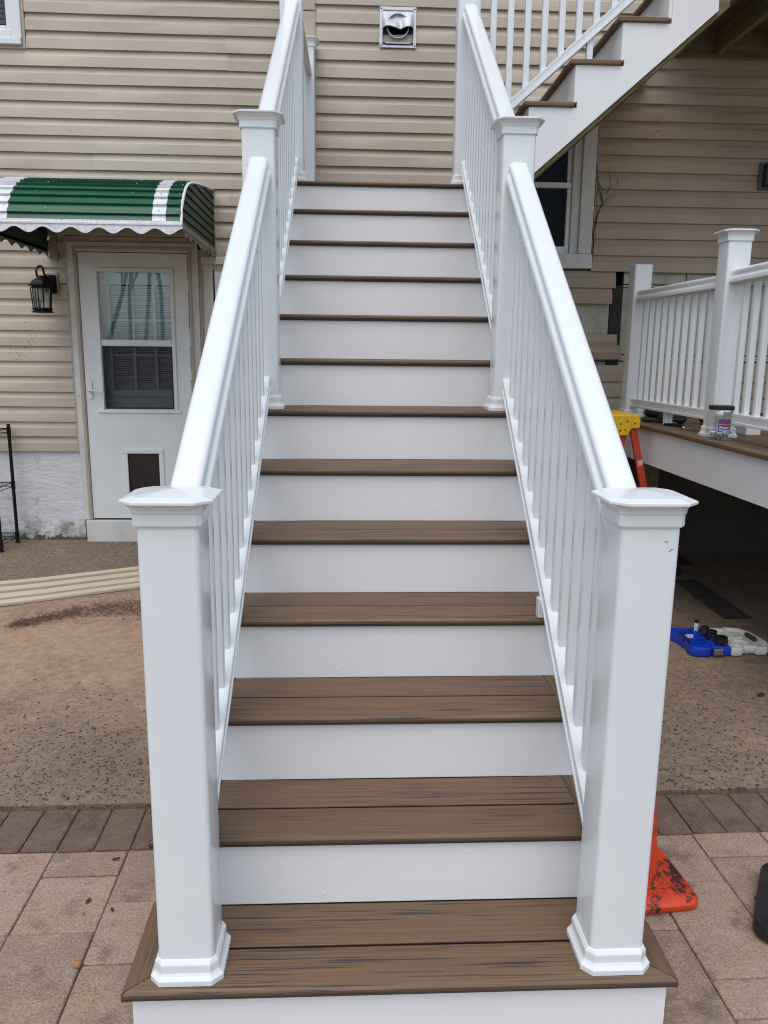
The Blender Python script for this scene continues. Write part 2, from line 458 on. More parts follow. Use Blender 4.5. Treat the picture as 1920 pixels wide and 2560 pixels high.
GREEN = mat('green_enamel', (0.008, 0.088, 0.042), 0.38, var=0.12, vscale=5)
GREEN_D = mat_worn('mildewed_green_enamel', (0.022, 0.075, 0.040), (0.012, 0.016, 0.010), 7, 0.42, 0.66, 0.5)
AWHITE = mat_worn('awning_white', (0.72, 0.73, 0.74), (0.20, 0.19, 0.17), 34, 0.63, 0.67, 0.45)
AWDIRT = mat_worn('weathered_white', (0.34, 0.32, 0.27), (0.09, 0.08, 0.06), 10, 0.52, 0.72, 0.6)
GALV = mat('galvanised_metal', (0.50, 0.52, 0.55), 0.48, 0.35, var=0.1, vscale=9)
STEEL = mat('bright_steel', (0.62, 0.62, 0.62), 0.25, 1.0, var=0.1, vscale=30)
PTWOOD = mat_wood('treated_lumber', (0.13, 0.11, 0.048), (0.30, 0.25, 0.125), 1)
PTWOODX = mat_wood('treated_lumber_across', (0.12, 0.10, 0.046), (0.27, 0.22, 0.115), 0)
ORANGE = mat_worn('scuffed_orange', (0.66, 0.058, 0.012), (0.045, 0.020, 0.015), 11, 0.535, 0.60, 0.5)
LADRED = mat_worn('ladder_fibreglass', (0.50, 0.055, 0.022), (0.58, 0.53, 0.48), 11, 0.615, 0.64, 0.45)
LADYEL = mat_worn('ladder_yellow', (0.72, 0.46, 0.015), (0.12, 0.09, 0.03), 16, 0.56, 0.70, 0.45)
BLUE = mat('blue_plastic', (0.006, 0.055, 0.52), 0.4, var=0.08, vscale=8)
IVORY = mat('ivory_plastic', (0.78, 0.77, 0.67), 0.42, var=0.06, vscale=8)
BLACKP = mat('black_plastic', (0.014, 0.013, 0.014), 0.5, var=0.3, vscale=14)
TUBM = mat_worn('dusty_black_plastic', (0.012, 0.011, 0.012), (0.034, 0.024, 0.022), 7, 0.45, 0.75, 0.45)
NAVY = mat('navy_fabric', (0.010, 0.014, 0.045), 0.85, var=0.3, vscale=30)
CONCW = mat('dark_foundation', (0.07, 0.06, 0.05), 0.9, var=0.35, vscale=4, bump=0.5, bscale=25)
TWIG = mat('dry_twig', (0.050, 0.034, 0.022), 0.9, var=0.3, vscale=30)
NEEDLE = mat('pine_needle', (0.095, 0.055, 0.034), 0.9, objvar=0.2, var=0.4, vscale=50)
PEBBLE = mat('dark_pebble', (0.042, 0.044, 0.048), 0.8, var=0.5, vscale=60)
BARK = mat('grey_bark', (0.10, 0.085, 0.07), 0.9, var=0.3, vscale=12)
BULB = mat('frosted_bulb', (0.75, 0.75, 0.78), 0.5, var=0.02)
LANTG = mat_glass('lantern_glass', 0.10, (0.72, 0.72, 0.68))
JARP = mat_glass('clear_jar_plastic', 0.07, (0.96, 0.965, 0.97))
LBLUE = mat('label_blue', (0.015, 0.075, 0.40), 0.45, var=0.04)
LRED = mat('label_red', (0.42, 0.030, 0.022), 0.45, var=0.04)
LYEL = mat('label_yellow', (0.75, 0.42, 0.04), 0.45, var=0.02)
LWHITE = mat('label_white', (0.78, 0.78, 0.78), 0.45, var=0.02)

# ------------------------------------------------------------------ geometry helpers
ORG = {}

class MB:
    def __init__(self):
        self.v, self.f, self.m = [], [], []
    def add(self, vs, fs, mi=0):
        k = len(self.v)
        self.v += [tuple(p) for p in vs]
        self.f += [tuple(i + k for i in f) for f in fs]
        self.m += [mi] * len(fs)
        return self
    def box(self, x0, x1, y0, y1, z0, z1, mi=0):
        vs = [(x, y, z) for z in (z0, z1) for y in (y0, y1) for x in (x0, x1)]
        return self.add(vs, [(0, 2, 3, 1), (4, 5, 7, 6), (0, 1, 5, 4), (2, 6, 7, 3), (0, 4, 6, 2), (1, 3, 7, 5)], mi)
    def loft(self, rings, cap=True, mi=0, closed=True):
        n = len(rings[0]); vs = [p for r in rings for p in r]; fs = []
        for a in range(len(rings) - 1):
            for i in range(n if closed else n - 1):
                j = (i + 1) % n
                fs.append((a * n + i, a * n + j, (a + 1) * n + j, (a + 1) * n + i))
        if cap:
            fs.append(tuple(reversed(range(n))))
            fs.append(tuple((len(rings) - 1) * n + i for i in range(n)))
        return self.add(vs, fs, mi)
    def sweep(self, prof, p0, p1, axis, mi=0, m0=0.0, m1=0.0, edge=()):
        """prof: (a,b) pairs across the sweep; axis 'x': (a->y,b->z), 'y': (a->x,b->z). m0/m1: mitre per unit a"""
        r = []
        for p, mt in ((p0, m0), (p1, m1)):
            if axis == 'x':
                r.append([(p[0] + mt * a, p[1] + a, p[2] + b) for a, b in prof])
            else:
                r.append([(p[0] + a, p[1] + mt * a, p[2] + b) for a, b in prof])
        k = len(self.m)
        self.loft(r, mi=mi)
        for i in edge:
            self.m[k + i] = 1
        return self
    def prism(self, poly, axis, a0, a1, mi=0):
        """extrude a polygon: axis 'y' poly=(x,z); 'x' poly=(y,z); 'z' poly=(x,y)"""
        def pt(p, a):
            return {'y': (p[0], a, p[1]), 'x': (a, p[0], p[1]), 'z': (p[0], p[1], a)}[axis]
        return self.loft([[pt(p, a0) for p in poly], [pt(p, a1) for p in poly]], mi=mi)
    def tube(self, pts, r, n=8, mi=0, r1=None):
        pts = [Vector(p) for p in pts]
        rings = []
        for i, p in enumerate(pts):
            d = (pts[min(i + 1, len(pts) - 1)] - pts[max(i - 1, 0)])
            d.normalize()
            ref = Vector((0, 0, 1)) if abs(d.z) < 0.9 else Vector((1, 0, 0))
            u = d.cross(ref).normalized(); v = d.cross(u)
            rr = r if r1 is None else r + (r1 - r) * i / max(1, len(pts) - 1)
            rings.append([p + rr * (math.cos(t) * u + math.sin(t) * v) for t in [2 * math.pi * k / n for k in range(n)]])
        return self.loft(rings, mi=mi)
    def lathe(self, prof, c=(0, 0), n=24, mi=0, axis='z', c3=0, closedprof=False):
        """prof: (radius, height) list"""
        rings = []
        for r, h in prof:
            ring = []
            for k in range(n):
                t = 2 * math.pi * k / n
                a, b = r * math.cos(t), r * math.sin(t)
                ring.append((c[0] + a, c[1] + b, h) if axis == 'z' else (c[0] + a, h, c[1] + b))
            rings.append(ring)
        return self.loft(rings, mi=mi)

def rrect(w, d, r, n=3, cx=0, cy=0):
    out = []
    for sx, sy, t0 in ((1, 1, 0), (-1, 1, 90), (-1, -1, 180), (1, -1, 270)):
        for k in range(n + 1):
            t = rad(t0 + 90 * k / n)
            out.append((cx + sx * (w / 2 - r) + r * math.cos(t), cy + sy * (d / 2 - r) + r * math.sin(t)))
    return out

def clip_rect(w, d, c):
    a, b = w / 2, d / 2
    return [(a, b - c), (a - c, b), (-a + c, b), (-a, b - c), (-a, -b + c), (-a + c, -b), (a - c, -b), (a, -b + c)]

def mesh_of(name, mb, mats, smooth=None):
    me = bpy.data.meshes.new(name)
    me.from_pydata(mb.v, [], mb.f)
    if not isinstance(mats, (list, tuple)):
        mats = [mats]
    for m in mats:
        me.materials.append(m)
    if any(mb.m):
        me.polygons.foreach_set('material_index', mb.m)
    me.validate()
    import bmesh
    b = bmesh.new(); b.from_mesh(me)
    bmesh.ops.recalc_face_normals(b, faces=b.faces)
    b.to_mesh(me); b.free()
    if smooth:
        me.shade_smooth()
        me.set_sharp_from_angle(angle=rad(smooth))
    return me

def obj(name, mb, mats, parent=None, at=(0, 0, 0), rot=None, smooth=None, bevel=0, bseg=2, kind=None):
    """link one mesh object; mesh coordinates are relative to the world point `at`"""
    me = mb if isinstance(mb, bpy.types.Mesh) else mesh_of(name, mb, mats, smooth)
    o = bpy.data.objects.new(name, me)
    COL.objects.link(o)
    at = Vector(at)
    if parent is not None:
        o.parent = parent
        o.location = at - ORG[parent.name]
    else:
        o.location = at
    if rot:
        o.rotation_euler = rot
    ORG[o.name] = at
    if bevel:
        bv = o.modifiers.new('edge', 'BEVEL')
        bv.width = bevel; bv.segments = bseg; bv.limit_method = 'ANGLE'; bv.angle_limit = rad(40)
        bv.harden_normals = False
    if kind:
        o['kind'] = kind
    return o

def empty(name, at, label=None, cat=None, group=None, kind=None, rz=0):
    o = bpy.data.objects.new(name, None)
    o.empty_display_size = 0.1
    COL.objects.link(o)
    o.location = at
    o.rotation_euler = (0, 0, rz)
    ORG[o.name] = Vector(at)
    tag(o, label, cat, group, kind)
    return o

def tag(o, label=None, cat=None, group=None, kind=None):
    for k, v in (('label', label), ('category', cat), ('group', group), ('kind', kind)):
        if v:
            o[k] = v
    return o

def gz(y):
    """height of the concrete yard: a slight rise towards the house"""
    return max(0.0, 0.0133 * (y - 1.05))

# ------------------------------------------------------------------ ground
mb = MB(); mb.add([(-60, -60, -0.05), (60, -60, -0.05), (60, 60, -0.05), (-60, 60, -0.05)], [(0, 1, 2, 3)])
obj('ground', mb, EARTH, kind='structure')
mb = MB()
ys = [1.062, 1.6, 2.4, 3.4, 4.4, 5.2]
for i in range(len(ys) - 1):
    a, b = ys[i], ys[i + 1]
    mb.add([(-7, a - (0.12 if i == 0 else 0), gz(a)), (7, a + (0.12 if i == 0 else 0), gz(a)), (7, b, gz(b)), (-7, b, gz(b))], [(0, 1, 2, 3)])
mb.add([(-7, 0.942, gz(1.062)), (7, 1.182, gz(1.062)), (7, 1.182, -0.05), (-7, 0.942, -0.05)], [(0, 1, 2, 3)])
obj('concrete_slab', mb, CONC, kind='structure')

paving = empty('patio_paving', (0, 0, 0), kind='structure', rz=rad(1.0))
jb = MB(); jb.add([(-3.4, -2.6, -0.009), (3.6, -2.6, -0.009), (3.6, 1.03, -0.009), (-3.4, 1.03, -0.009)], [(0, 1, 2, 3)])
o = obj('joint_sand', jb, SAND, paving); o['kind'] = 'stuff'

PAVERMESH = {}
def paver(name, x0, x1, y0, y1, m, g=0.0019):
    w_, d_ = round(x1 - x0, 3), round(y1 - y0, 3)
    key = (w_, d_, m.name)
    if key not in PAVERMESH:
        mb = MB()
        rr = []
        for z, e in ((-0.045, 0), (-0.004, 0), (-0.0009, 0.0022), (0.0, 0.006)):
            pr = rrect(w_ - 2 * g - 2 * e, d_ - 2 * g - 2 * e, 0.006, 1)
            rr.append([(x, y, z) for x, y in pr])
        mb.loft(rr)
        PAVERMESH[key] = mesh_of(name, mb, m)
    o = obj(name, PAVERMESH[key], None, paving, at=((x0 + x1) / 2, (y0 + y1) / 2, random.uniform(-0.0022, 0.0012)))
    o.rotation_euler = (random.uniform(-.004, .004), random.uniform(-.004, .004), random.uniform(-.006, .006))
    return o

U = 0.2283
FIX = {0: [0.796, 0.678, 0.441, 0.09], 1: [0.799, 0.557, 0.321, -0.03], -1: [0.801, 0.441, 0.205, -0.15], 8: [0.802, 0.567, 0.192, 0.07],
       9: [0.802, 0.677, 0.415, 0.18, -0.17], 7: [0.802, 0.43, 0.372, 0.02]}
rp = random.Random(4)
for k in range(-7, 15):
    x0 = -0.965 + U * k
    cuts = list(FIX.get(k, [0.80]))
    while cuts[-1] > -0.75:
        cuts.append(cuts[-1] - rp.choice([0.1175, 0.236, 0.236, 0.354]))
    for a, b in zip(cuts[:-1], cuts[1:]):
        paver('paver', x0, x0 + U, b, a, PAVER)
for k in range(-20, 27):
    x0 = -0.964 + 0.1145 * k + 0.002
    paver('border_paver', x0, x0 + 0.1145, 0.802, 1.036, PAVB, 0.0025)

# a strip of bare soil let into the slab at the foot of the low deck
for (p, q, wd) in (((2.165, 2.87), (2.175, 3.65), 0.175), ((2.35, 4.02), (2.37, 4.38), 0.14)):
    mb = MB()
    z0, z1 = gz(p[1]) + 0.004, gz(q[1]) + 0.004
    mb.add([(p[0], p[1], z0), (p[0] + wd, p[1] + 0.01, z0), (q[0] + wd, q[1] + 0.03, z1), (q[0], q[1], z1)], [(0, 1, 2, 3)])
    obj('soil_strip', mb, SOIL, kind='structure')

# ------------------------------------------------------------------ house
LY, RY = 4.80, 4.40
house = empty('house', (0, LY, 0), 'beige vinyl sided house wall with white storm door and windows behind the stairs', 'house')
mb = MB()
mb.box(-7, -0.36, LY + 0.16, LY + 0.4, -0.04, 6.2)
mb.box(-0.36, 7, RY + 0.14, LY + 0.4, -0.04, 6.2)
obj('wall_core', mb, DARK, house)
# eave far above the frame
mb = MB(); mb.box(-7.3, 7.3, LY - 0.05, LY + 0.6, 6.22, 6.4)
obj('roof_edge', mb, VINYL, house)

def plank_mesh(x0, x1, p, seed):
    prof = [(0.005, -0.001), (0.0, -0.0175), (0.0015, -0.0205), (0.585 * p, -0.0185), (0.605 * p, -0.0165), (0.64 * p, -0.0130), (0.70 * p, -0.0092), (0.80 * p, -0.0058), (0.90 * p, -0.0030), (1.06 * p, -0.0015)]
    rs = random.Random(seed)
    n = max(2, int((x1 - x0) / 0.35) + 1)
    mb = MB(); rings = []
    ph, ph2 = rs.uniform(0, 6), rs.uniform(0, 6)
    for i in range(n + 1):
        x = x0 + (x1 - x0) * i / n
        dz = 0.0013 * math.sin(x * 2.3 + ph) + rs.uniform(-0.0006, 0.0006)
        dy = 0.0014 * math.sin(x * 3.1 + ph2)
        rings.append([(x - x0, y + (dy if z < 0.6 * p else 0), z + dz) for z, y in prof])
    n2 = len(prof)
    mb.loft(rings, cap=False, closed=False)
    for e in (0, len(rings) - 1):       # end returns
        k = len(mb.v)
        ring = rings[e]
        mb.add(ring + [(ring[0][0], 0.0, z) for _, _, z in reversed(ring)], [tuple(range(2 * n2))])
    return mb

def course(x0, x1, z, p, y, m, seam=None, name='siding_plank', parent=house):
    """one course of siding, in one or more overlapping lengths"""
    cuts = [x0] + sorted(s for s in (seam or []) if x0 + 0.15 < s < x1 - 0.15) + [x1]
    for i, (a, b) in enumerate(zip(cuts[:-1], cuts[1:])):
        obj(name, plank_mesh(a, b + (0.02 if b != x1 else 0), p, int(z * 977 + a * 31)), m, parent,
            at=(a, y - (0.0022 if i % 2 else 0), z + 0.0006 * (i % 2)), smooth=22)

PL = 0.1155
for k in range(0, 34):
    z = 0.767 + PL * k
    sm = [-1.93 + 0.02 * ((k // 2) % 3)] if (k // 2) % 2 == 1 else [-3.4, -0.95]
    sm = [s + 0.012 * (k % 2) for s in sm]
    if k <= 13:
        course(-6.5, -2.178, z, PL, LY, SIDE, [-3.6 + 0.3 * (k // 2 % 3)])
        if k > 11:
            course(-1.17, -0.378, z, PL, LY, SIDE)
        else:
            course(-0.60, -0.378, z, PL, LY, SIDE)
    elif k < 25:
        course(-6.5, -0.378, z, PL, LY, SIDE, sm)
    else:
        course(-2.352, -0.378, z, PL, LY, SIDE, sm)
        course(-6.5, -3.45, z, PL, LY, SIDE)
PR = 0.1128
for k in range(0, 27):
    z = 2.146 + PR * k
    sm = {16: [-0.21], 17: [-0.21], 12: [0.14], 13: [0.14], 14: [0.66], 15: [0.66]}.get(k, [0.9 + 0.4 * (k // 2 % 3), 3.2])
    sm = sm + ([2.12] if k in (9, 10) else [])
    if z < 3.25:
        course(-0.283, 0.98, z, PR, RY, SIDE, sm)
        course(1.692, 6.5, z, PR, RY, SIDE_SHADE, sm)
    else:
        course(-0.283, 6.5, z, PR, RY, SIDE, sm)
# lower courses below the stripped band
for k in range(5):
    z = 0.908 + 0.1128 * k
    course(-0.28, 6.5, z, 0.1128, RY, SIDE_SHADE, [2.6 + 0.3 * (k % 3)])
# two loose courses and one bent length left on the stripped band
course(0.2, 1.885, 2.030, 0.112, RY + 0.004, SIDE_SHADE)
course(0.2, 1.866, 1.918, 0.112, RY + 0.004, SIDE_SHADE)
o = obj('siding_plank', plank_mesh(0.2, 1.915, 0.085, 5), SIDE_SHADE, house, at=(0.2, RY - 0.012, 1.612), smooth=35); o.rotation_euler = (rad(9), 0, 0)
o = obj('siding_plank', plank_mesh(0.2, 1.945, 0.098, 6), SIDE_SHADE, house, at=(0.2, RY - 0.03, 1.515), smooth=35); o.rotation_euler = (rad(16), rad(-.4), 0)
# stripped wall behind
rs = random.Random(3)
xs = [0.2, 1.50, 1.535, 1.862, 1.95, 2.02, 2.06, 2.42, 2.85, 3.30, 3.75, 4.2, 5.2]
for i in range(len(xs) - 1):
    a, b = xs[i] + 0.004, xs[i + 1] - 0.004
    if abs(a - 1.866) < 0.01:
        continue
    for z0, z1 in ((1.475, 1.505), (1.513, 1.552), (1.56, 2.035), (2.043, 2.058), (2.066, 2.155)):
        mb = MB()
        j = rs.uniform(-0.003, 0.003)
        mb.box(a, b, RY + 0.022 + j, RY + 0.05, z0 + rs.uniform(-.002, .002), z1)
        obj('sheathing_board', mb, SHEATH, house, bevel=0.0015, bseg=1)
mb = MB()
pl = [(1.866, 1.46), (1.964, 1.47), (1.955, 1.62), (1.962, 1.70), (1.948, 1.78), (1.95, 1.88), (1.957, 1.96), (1.948, 2.05), (1.925, 2.056), (1.90, 2.045), (1.868, 2.03)]
mb.prism(pl, 'y', RY + 0.030, RY + 0.05)
obj('tar_paper', mb, TAR, house)
# outside corner post of the bump-out, and the dark starter trim
mb = MB()
mb.box(-0.377, -0.283, RY - 0.028, RY + 0.06, 1.6, 3.79); obj('corner_trim', mb, TRIMB, house, bevel=0.004)
mb = MB()
mb.box(-0.376, -0.283, RY - 0.030, RY + 0.06, 3.795, 6.2); obj('corner_trim', mb, TRIMB, house, bevel=0.004)
mb = MB(); mb.box(-0.36, -0.34, RY + 0.06, LY + 0.2, 0.05, 6.2); obj('side_panel', mb, TRIMB, house)
# foundations
mb = MB(); mb.box(-6.5, -2.165, LY + 0.006, LY + 0.158, 0.0, 0.775); obj('foundation_wall', mb, STUCCO, house)
mb = MB(); mb.box(-1.165, -0.37, LY + 0.006, LY + 0.158, 0.0, 0.9); obj('foundation_wall', mb, STUCCO, house)
mb = MB(); mb.box(-0.338, 6.5, RY + 0.006, RY + 0.138, 0.0, 0.93); obj('foundation_wall', mb, CONCW, house)

# ---- storm door
door = empty('storm_door', (-1.68, LY, 0.22)); door.parent = house; door.location = ORG['storm_door'] - ORG['house']
mb = MB()
for x0, x1, z0, z1, y0 in ((-2.160, -2.090, 0.222, 2.342, -0.030), (-1.262, -1.192, 0.222, 2.342, -0.030), (-2.160, -1.192, 2.272, 2.342, -0.032)):
    mb.box(x0, x1, LY + y0, LY + 0.10, z0, z1)
obj('door_frame', mb, CASING, door, bevel=0.004)
mb = MB()
mb.box(-2.118, -2.094, LY - 0.040, LY - 0.030, 0.235, 2.300)
mb.box(-1.268, -1.244, LY - 0.040, LY - 0.030, 0.235, 2.300)
mb.box(-2.118, -1.244, LY - 0.042, LY - 0.031, 2.288, 2.306)
mb.box(-2.178, -2.161, LY - 0.020, LY + 0.02, 0.76, 2.36)
mb.box(-2.178, -1.175, LY - 0.019, LY + 0.02, 2.343, 2.382)
mb.box(-1.1915, -1.1715, LY - 0.016, LY + 0.1, 0.22, 2.30)
obj('frame_channel', mb, TRIMB, door, bevel=0.002)
mb = MB()   # the leaf with its two openings
X0, X1, Z0, Z1 = -2.084, -1.274, 0.235, 2.265
gx0, gx1, gz0, gz1 = -1.943, -1.412, 1.101, 2.127
px0, px1, pz0, pz1 = -1.794, -1.544, 0.365, 0.758
ya, yb = LY - 0.026, LY + 0.012
for (x0, x1, z0, z1) in ((X0, gx0, Z0, Z1), (gx1, X1, Z0, Z1), (gx0, gx1, gz1, Z1), (gx0, gx1, pz1, gz0), (gx0, px0, Z0, pz1), (px1, gx1, Z0, pz1), (px0, px1, Z0, pz0)):
    mb.box(x0, x1, ya, yb, z0, z1)
obj('leaf', mb, DOORW, door)
mb = MB()
for x0, x1, z0, z1 in ((gx0 - 0.034, gx0, gz0 - 0.03, gz1 + 0.034), (gx1, gx1 + 0.034, gz0 - 0.03, gz1 + 0.034)):
    mb.prism([(x0, ya - 0.001), (x0 + 0.006, ya - 0.012), (x1 - 0.006, ya - 0.012), (x1, ya - 0.001)], 'z', z0, z1)
mb.prism([(ya - 0.001, gz1 + 0.0345), (ya - 0.013, gz1 + 0.028), (ya - 0.013, gz1 + 0.006), (ya - 0.001, gz1 + 0.0005)], 'x', gx0 - 0.0335, gx1 + 0.0335)
mb.prism([(ya - 0.001, gz0 - 0.030), (ya - 0.015, gz0 - 0.026), (ya - 0.014, gz0 - 0.012), (ya - 0.001, gz0 - 0.004)], 'x', gx0 - 0.05, gx1 + 0.05)
obj('glazing_bead', mb, DOORW, door)
mb = MB(); mb.box(gx0 + 0.0005, gx1 - 0.0005, ya - 0.006, ya + 0.02, 1.581, 1.629); obj('meeting_rail', mb, VINYL, door, bevel=0.003)
mb = MB(); mb.box(gx0 + 0.001, gx1 - 0.001, ya + 0.010, ya + 0.014, 1.6295, gz1 - 0.001); obj('glass_pane', mb, GLASS, door)
mb = MB(); mb.box(gx0 + 0.001, gx1 - 0.001, ya + 0.012, ya + 0.013, gz0 + 0.001, 1.5805); obj('insect_screen', mb, SCREEN, door)
mb = MB()
mb.box(gx0 + 0.0015, gx0 + 0.012, ya + 0.003, ya + 0.009, gz0 + 0.0015, 1.5805)
mb.box(gx1 - 0.012, gx1 - 0.0015, ya + 0.003, ya + 0.009, gz0 + 0.0015, 1.5805)
mb.box(gx0 + 0.0125, gx1 - 0.0125, ya + 0.002, ya + 0.009, gz0 + 0.0015, gz0 + 0.014)
obj('screen_frame', mb, BLACKP, door)
mb = MB()
for x0, x1, z0, z1, d in ((px0 - 0.034, px0 + 0.004, pz0 - 0.03, pz1 + 0.034, 0.010), (px1 - 0.004, px1 + 0.034, pz0 - 0.03, pz1 + 0.034, 0.010), (px0 - 0.0335, px1 + 0.0335, pz1 - 0.004, pz1 + 0.0345, 0.012), (px0 - 0.0335, px1 + 0.0335, pz0 - 0.0305, pz0 + 0.004, 0.012)):
    mb.box(x0, x1, ya - d, ya - 0.0005, z0, z1)
obj('pet_door_frame', mb, DOORW, door, bevel=0.005)
mb = MB(); mb.box(px0 + 0.001, px1 - 0.001, ya + 0.008, ya + 0.014, pz0 + 0.001, pz1 - 0.001); obj('pet_flap', mb, RUBBERB, door)
mb = MB()
mb.prism(rrect(0.040, 0.150, 0.019, 4, -2.052, 1.254), 'y', ya - 0.012, ya - 0.0008)
obj('handle_plate', mb, DOORW, door, bevel=0.002)
mb = MB()
mb.tube([(-2.052, ya - 0.010, 1.243), (-2.052, ya - 0.042, 1.243)], 0.011, 10)
mb.tube([(-2.058, ya - 0.042, 1.243), (-2.03, ya - 0.044, 1.246), (-2.0, ya - 0.043, 1.243), (-1.975, ya - 0.043, 1.236), (-1.955, ya - 0.041, 1.228)], 0.0085, 10, r1=0.007)
obj('handle', mb, DOORW, door, smooth=50)
mb = MB()
for z0, z1 in ((2.0, 2.07), (1.33, 1.40), (1.58, 1.70)):
    mb.tube([(-1.271, ya - 0.008, z0), (-1.271, ya - 0.008, z1)], 0.006, 8)
obj('hinge', mb, DOORW, door, smooth=50)
mb = MB()
for z in (0.5, 0.82, 1.2, 1.6, 1.93, 2.2):
    mb.lathe([(0.005, LY - 0.031), (0.004, LY - 0.034)], (-2.136, z), 8, axis='y')
    mb.lathe([(0.005, LY - 0.031), (0.004, LY - 0.034)], (-1.226, z), 8, axis='y')
for x in (-2.13, -1.70, -1.22):
    mb.lathe([(0.005, LY - 0.033), (0.004, LY - 0.036)], (x, 2.322), 8, axis='y')
obj('screw_head', mb, GALV, door); bpy.data.objects['screw_head']['kind'] = 'stuff'
mb = MB(); mb.box(-2.138, -1.215, LY - 0.055, LY + 0.15, 0.0, 0.219); obj('threshold', mb, CASING, door, bevel=0.006)
# inner door seen through glass and screen
mb = MB()
iy = LY + 0.085
wx0, wx1, wz0, wz1 = -1.895, -1.395, 1.245, 2.045
for (x0, x1, z0, z1) in ((-2.09, wx0, 0.23, 2.27), (wx1, -1.26, 0.23, 2.27), (wx0, wx1, 0.23, wz0), (wx0, wx1, wz1, 2.27)):
    mb.box(x0, x1, iy, iy + 0.04, z0, z1)
mb.box(-1.93, -1.36, iy - 0.012, iy - 0.0005, 1.195, 1.235)
obj('inner_leaf', mb, INNER, door)
mb = MB()
for k in range(1, 3):
    x = wx0 + (wx1 - wx0) * k / 3
    mb.box(x - 0.010, x + 0.010, iy + 0.002, iy + 0.016, wz0, wz1)
for k in range(1, 3):
    z = wz0 + (wz1 - wz0) * k / 3
    mb.box(wx0, wx1, iy + 0.004, iy + 0.018, z - 0.010, z + 0.010)
mb.box(wx0 - 0.02, wx0 - 0.0003, iy - 0.014, iy - 0.0008, wz0 - 0.02, wz1 + 0.02); mb.box(wx1 + 0.0003, wx1 + 0.02, iy - 0.014, iy - 0.0008, wz0 - 0.02, wz1 + 0.02)
obj('window_grid', mb, INNER, door)
for k in range(44):
    z = wz0 + 0.008 + k * 0.018
    mb = MB()
    mb.add([(wx0 + 0.003, iy + 0.022, z + 0.009), (wx1 - 0.003, iy + 0.022, z + 0.009), (wx1 - 0.003, iy + 0.034, z - 0.006), (wx0 + 0.003, iy + 0.034, z - 0.006)], [(0, 1, 2, 3)])
    obj('blind_slat', mb, BLIND, door)
mb = MB(); mb.box(wx0, wx1, iy + 0.045, iy + 0.05, wz0, wz1); obj('dark_backing', mb, DARK, door)

# ---- casement beside the door, mostly behind the left rail
win = empty('casement_window', (-0.9, LY, 1.5)); win.parent = house; win.location = ORG['casement_window'] - ORG['house']
mb = MB()
mb.box(-1.168, -0.605, LY - 0.034, LY + 0.08, 2.192, 2.247)
mb.box(-1.155, -1.086, LY - 0.030, LY + 0.08, 0.95, 2.1915)
mb.box(-0.68, -0.605, LY - 0.030, LY + 0.08, 0.95, 2.1915)
mb.box(-1.17, -0.60, LY - 0.05, LY + 0.08, 0.90, 0.9495)
obj('window_frame', mb, CASING, win, bevel=0.003)
mb = MB()
mb.box(-1.075, -1.015, LY - 0.012, LY + 0.03, 0.96, 2.186); mb.box(-0.745, -0.69, LY - 0.012, LY + 0.03, 0.96, 2.186)
mb.box(-1.0145, -0.7455, LY - 0.011, LY + 0.03, 2.12, 2.186); mb.box(-1.0145, -0.7455, LY - 0.011, LY + 0.03, 0.96, 1.03)
obj('sash', mb, DOORW, win, bevel=0.003)
mb = MB(); mb.box(-1.014, -0.746, LY + 0.008, LY + 0.012, 1.031, 2.119); obj('glass_pane', mb, GLASS, win)
mb = MB(); mb.box(-1.168, -1.157, LY - 0.025, LY + 0.05, 0.9, 2.19); mb.box(-1.17, -0.60, LY - 0.028, LY + 0.04, 2.2475, 2.27); obj('frame_channel', mb, TRIMB, win)

# ---- upper left window
win = empty('upper_window', (-2.9, LY, 4.1)); win.parent = house; win.location = ORG['upper_window'] - ORG['house']
mb = MB()
mb.box(-2.452, -2.377, LY - 0.034, LY + 0.08, 3.712, 4.95)
mb.box(-3.42, -2.453, LY - 0.030, LY + 0.08, 3.712, 3.766)
mb.box(-3.44, -2.380, LY - 0.046, LY + 0.05, 3.669, 3.709)
mb.box(-3.44, -3.36, LY - 0.034, LY + 0.08, 3.767, 4.95)
mb.box(-3.359, -2.453, LY - 0.030, LY + 0.08, 4.88, 4.95)
obj('window_frame', mb, VINYL, win, bevel=0.004)
mb = MB()
mb.box(-2.486, -2.4535, LY - 0.006, LY + 0.05, 3.767, 4.87); mb.box(-3.3585, -2.487, LY - 0.006, LY + 0.05, 3.767, 3.80)
obj('sash', mb, VINYL, win, bevel=0.003)
mb = MB(); mb.box(-3.358, -2.487, LY + 0.012, LY + 0.016, 3.801, 4.87); obj('glass_pane', mb, GLASS_D, win)
for k in range(20):
    mb = MB(); z = 3.81 + k * 0.035
    mb.add([(-3.35, LY + 0.05, z + 0.012), (-2.49, LY + 0.05, z + 0.012), (-2.49, LY + 0.062, z - 0.014), (-3.35, LY + 0.062, z - 0.014)], [(0, 1, 2, 3)])
    obj('blind_slat', mb, INNER, win)
mb = MB(); mb.box(-2.3765, -2.356, LY - 0.020, LY + 0.05, 3.648, 4.95); mb.box(-3.45, -2.377, LY - 0.019, LY + 0.05, 3.648, 3.6685); obj('frame_channel', mb, TRIMB, win, bevel=0.002)

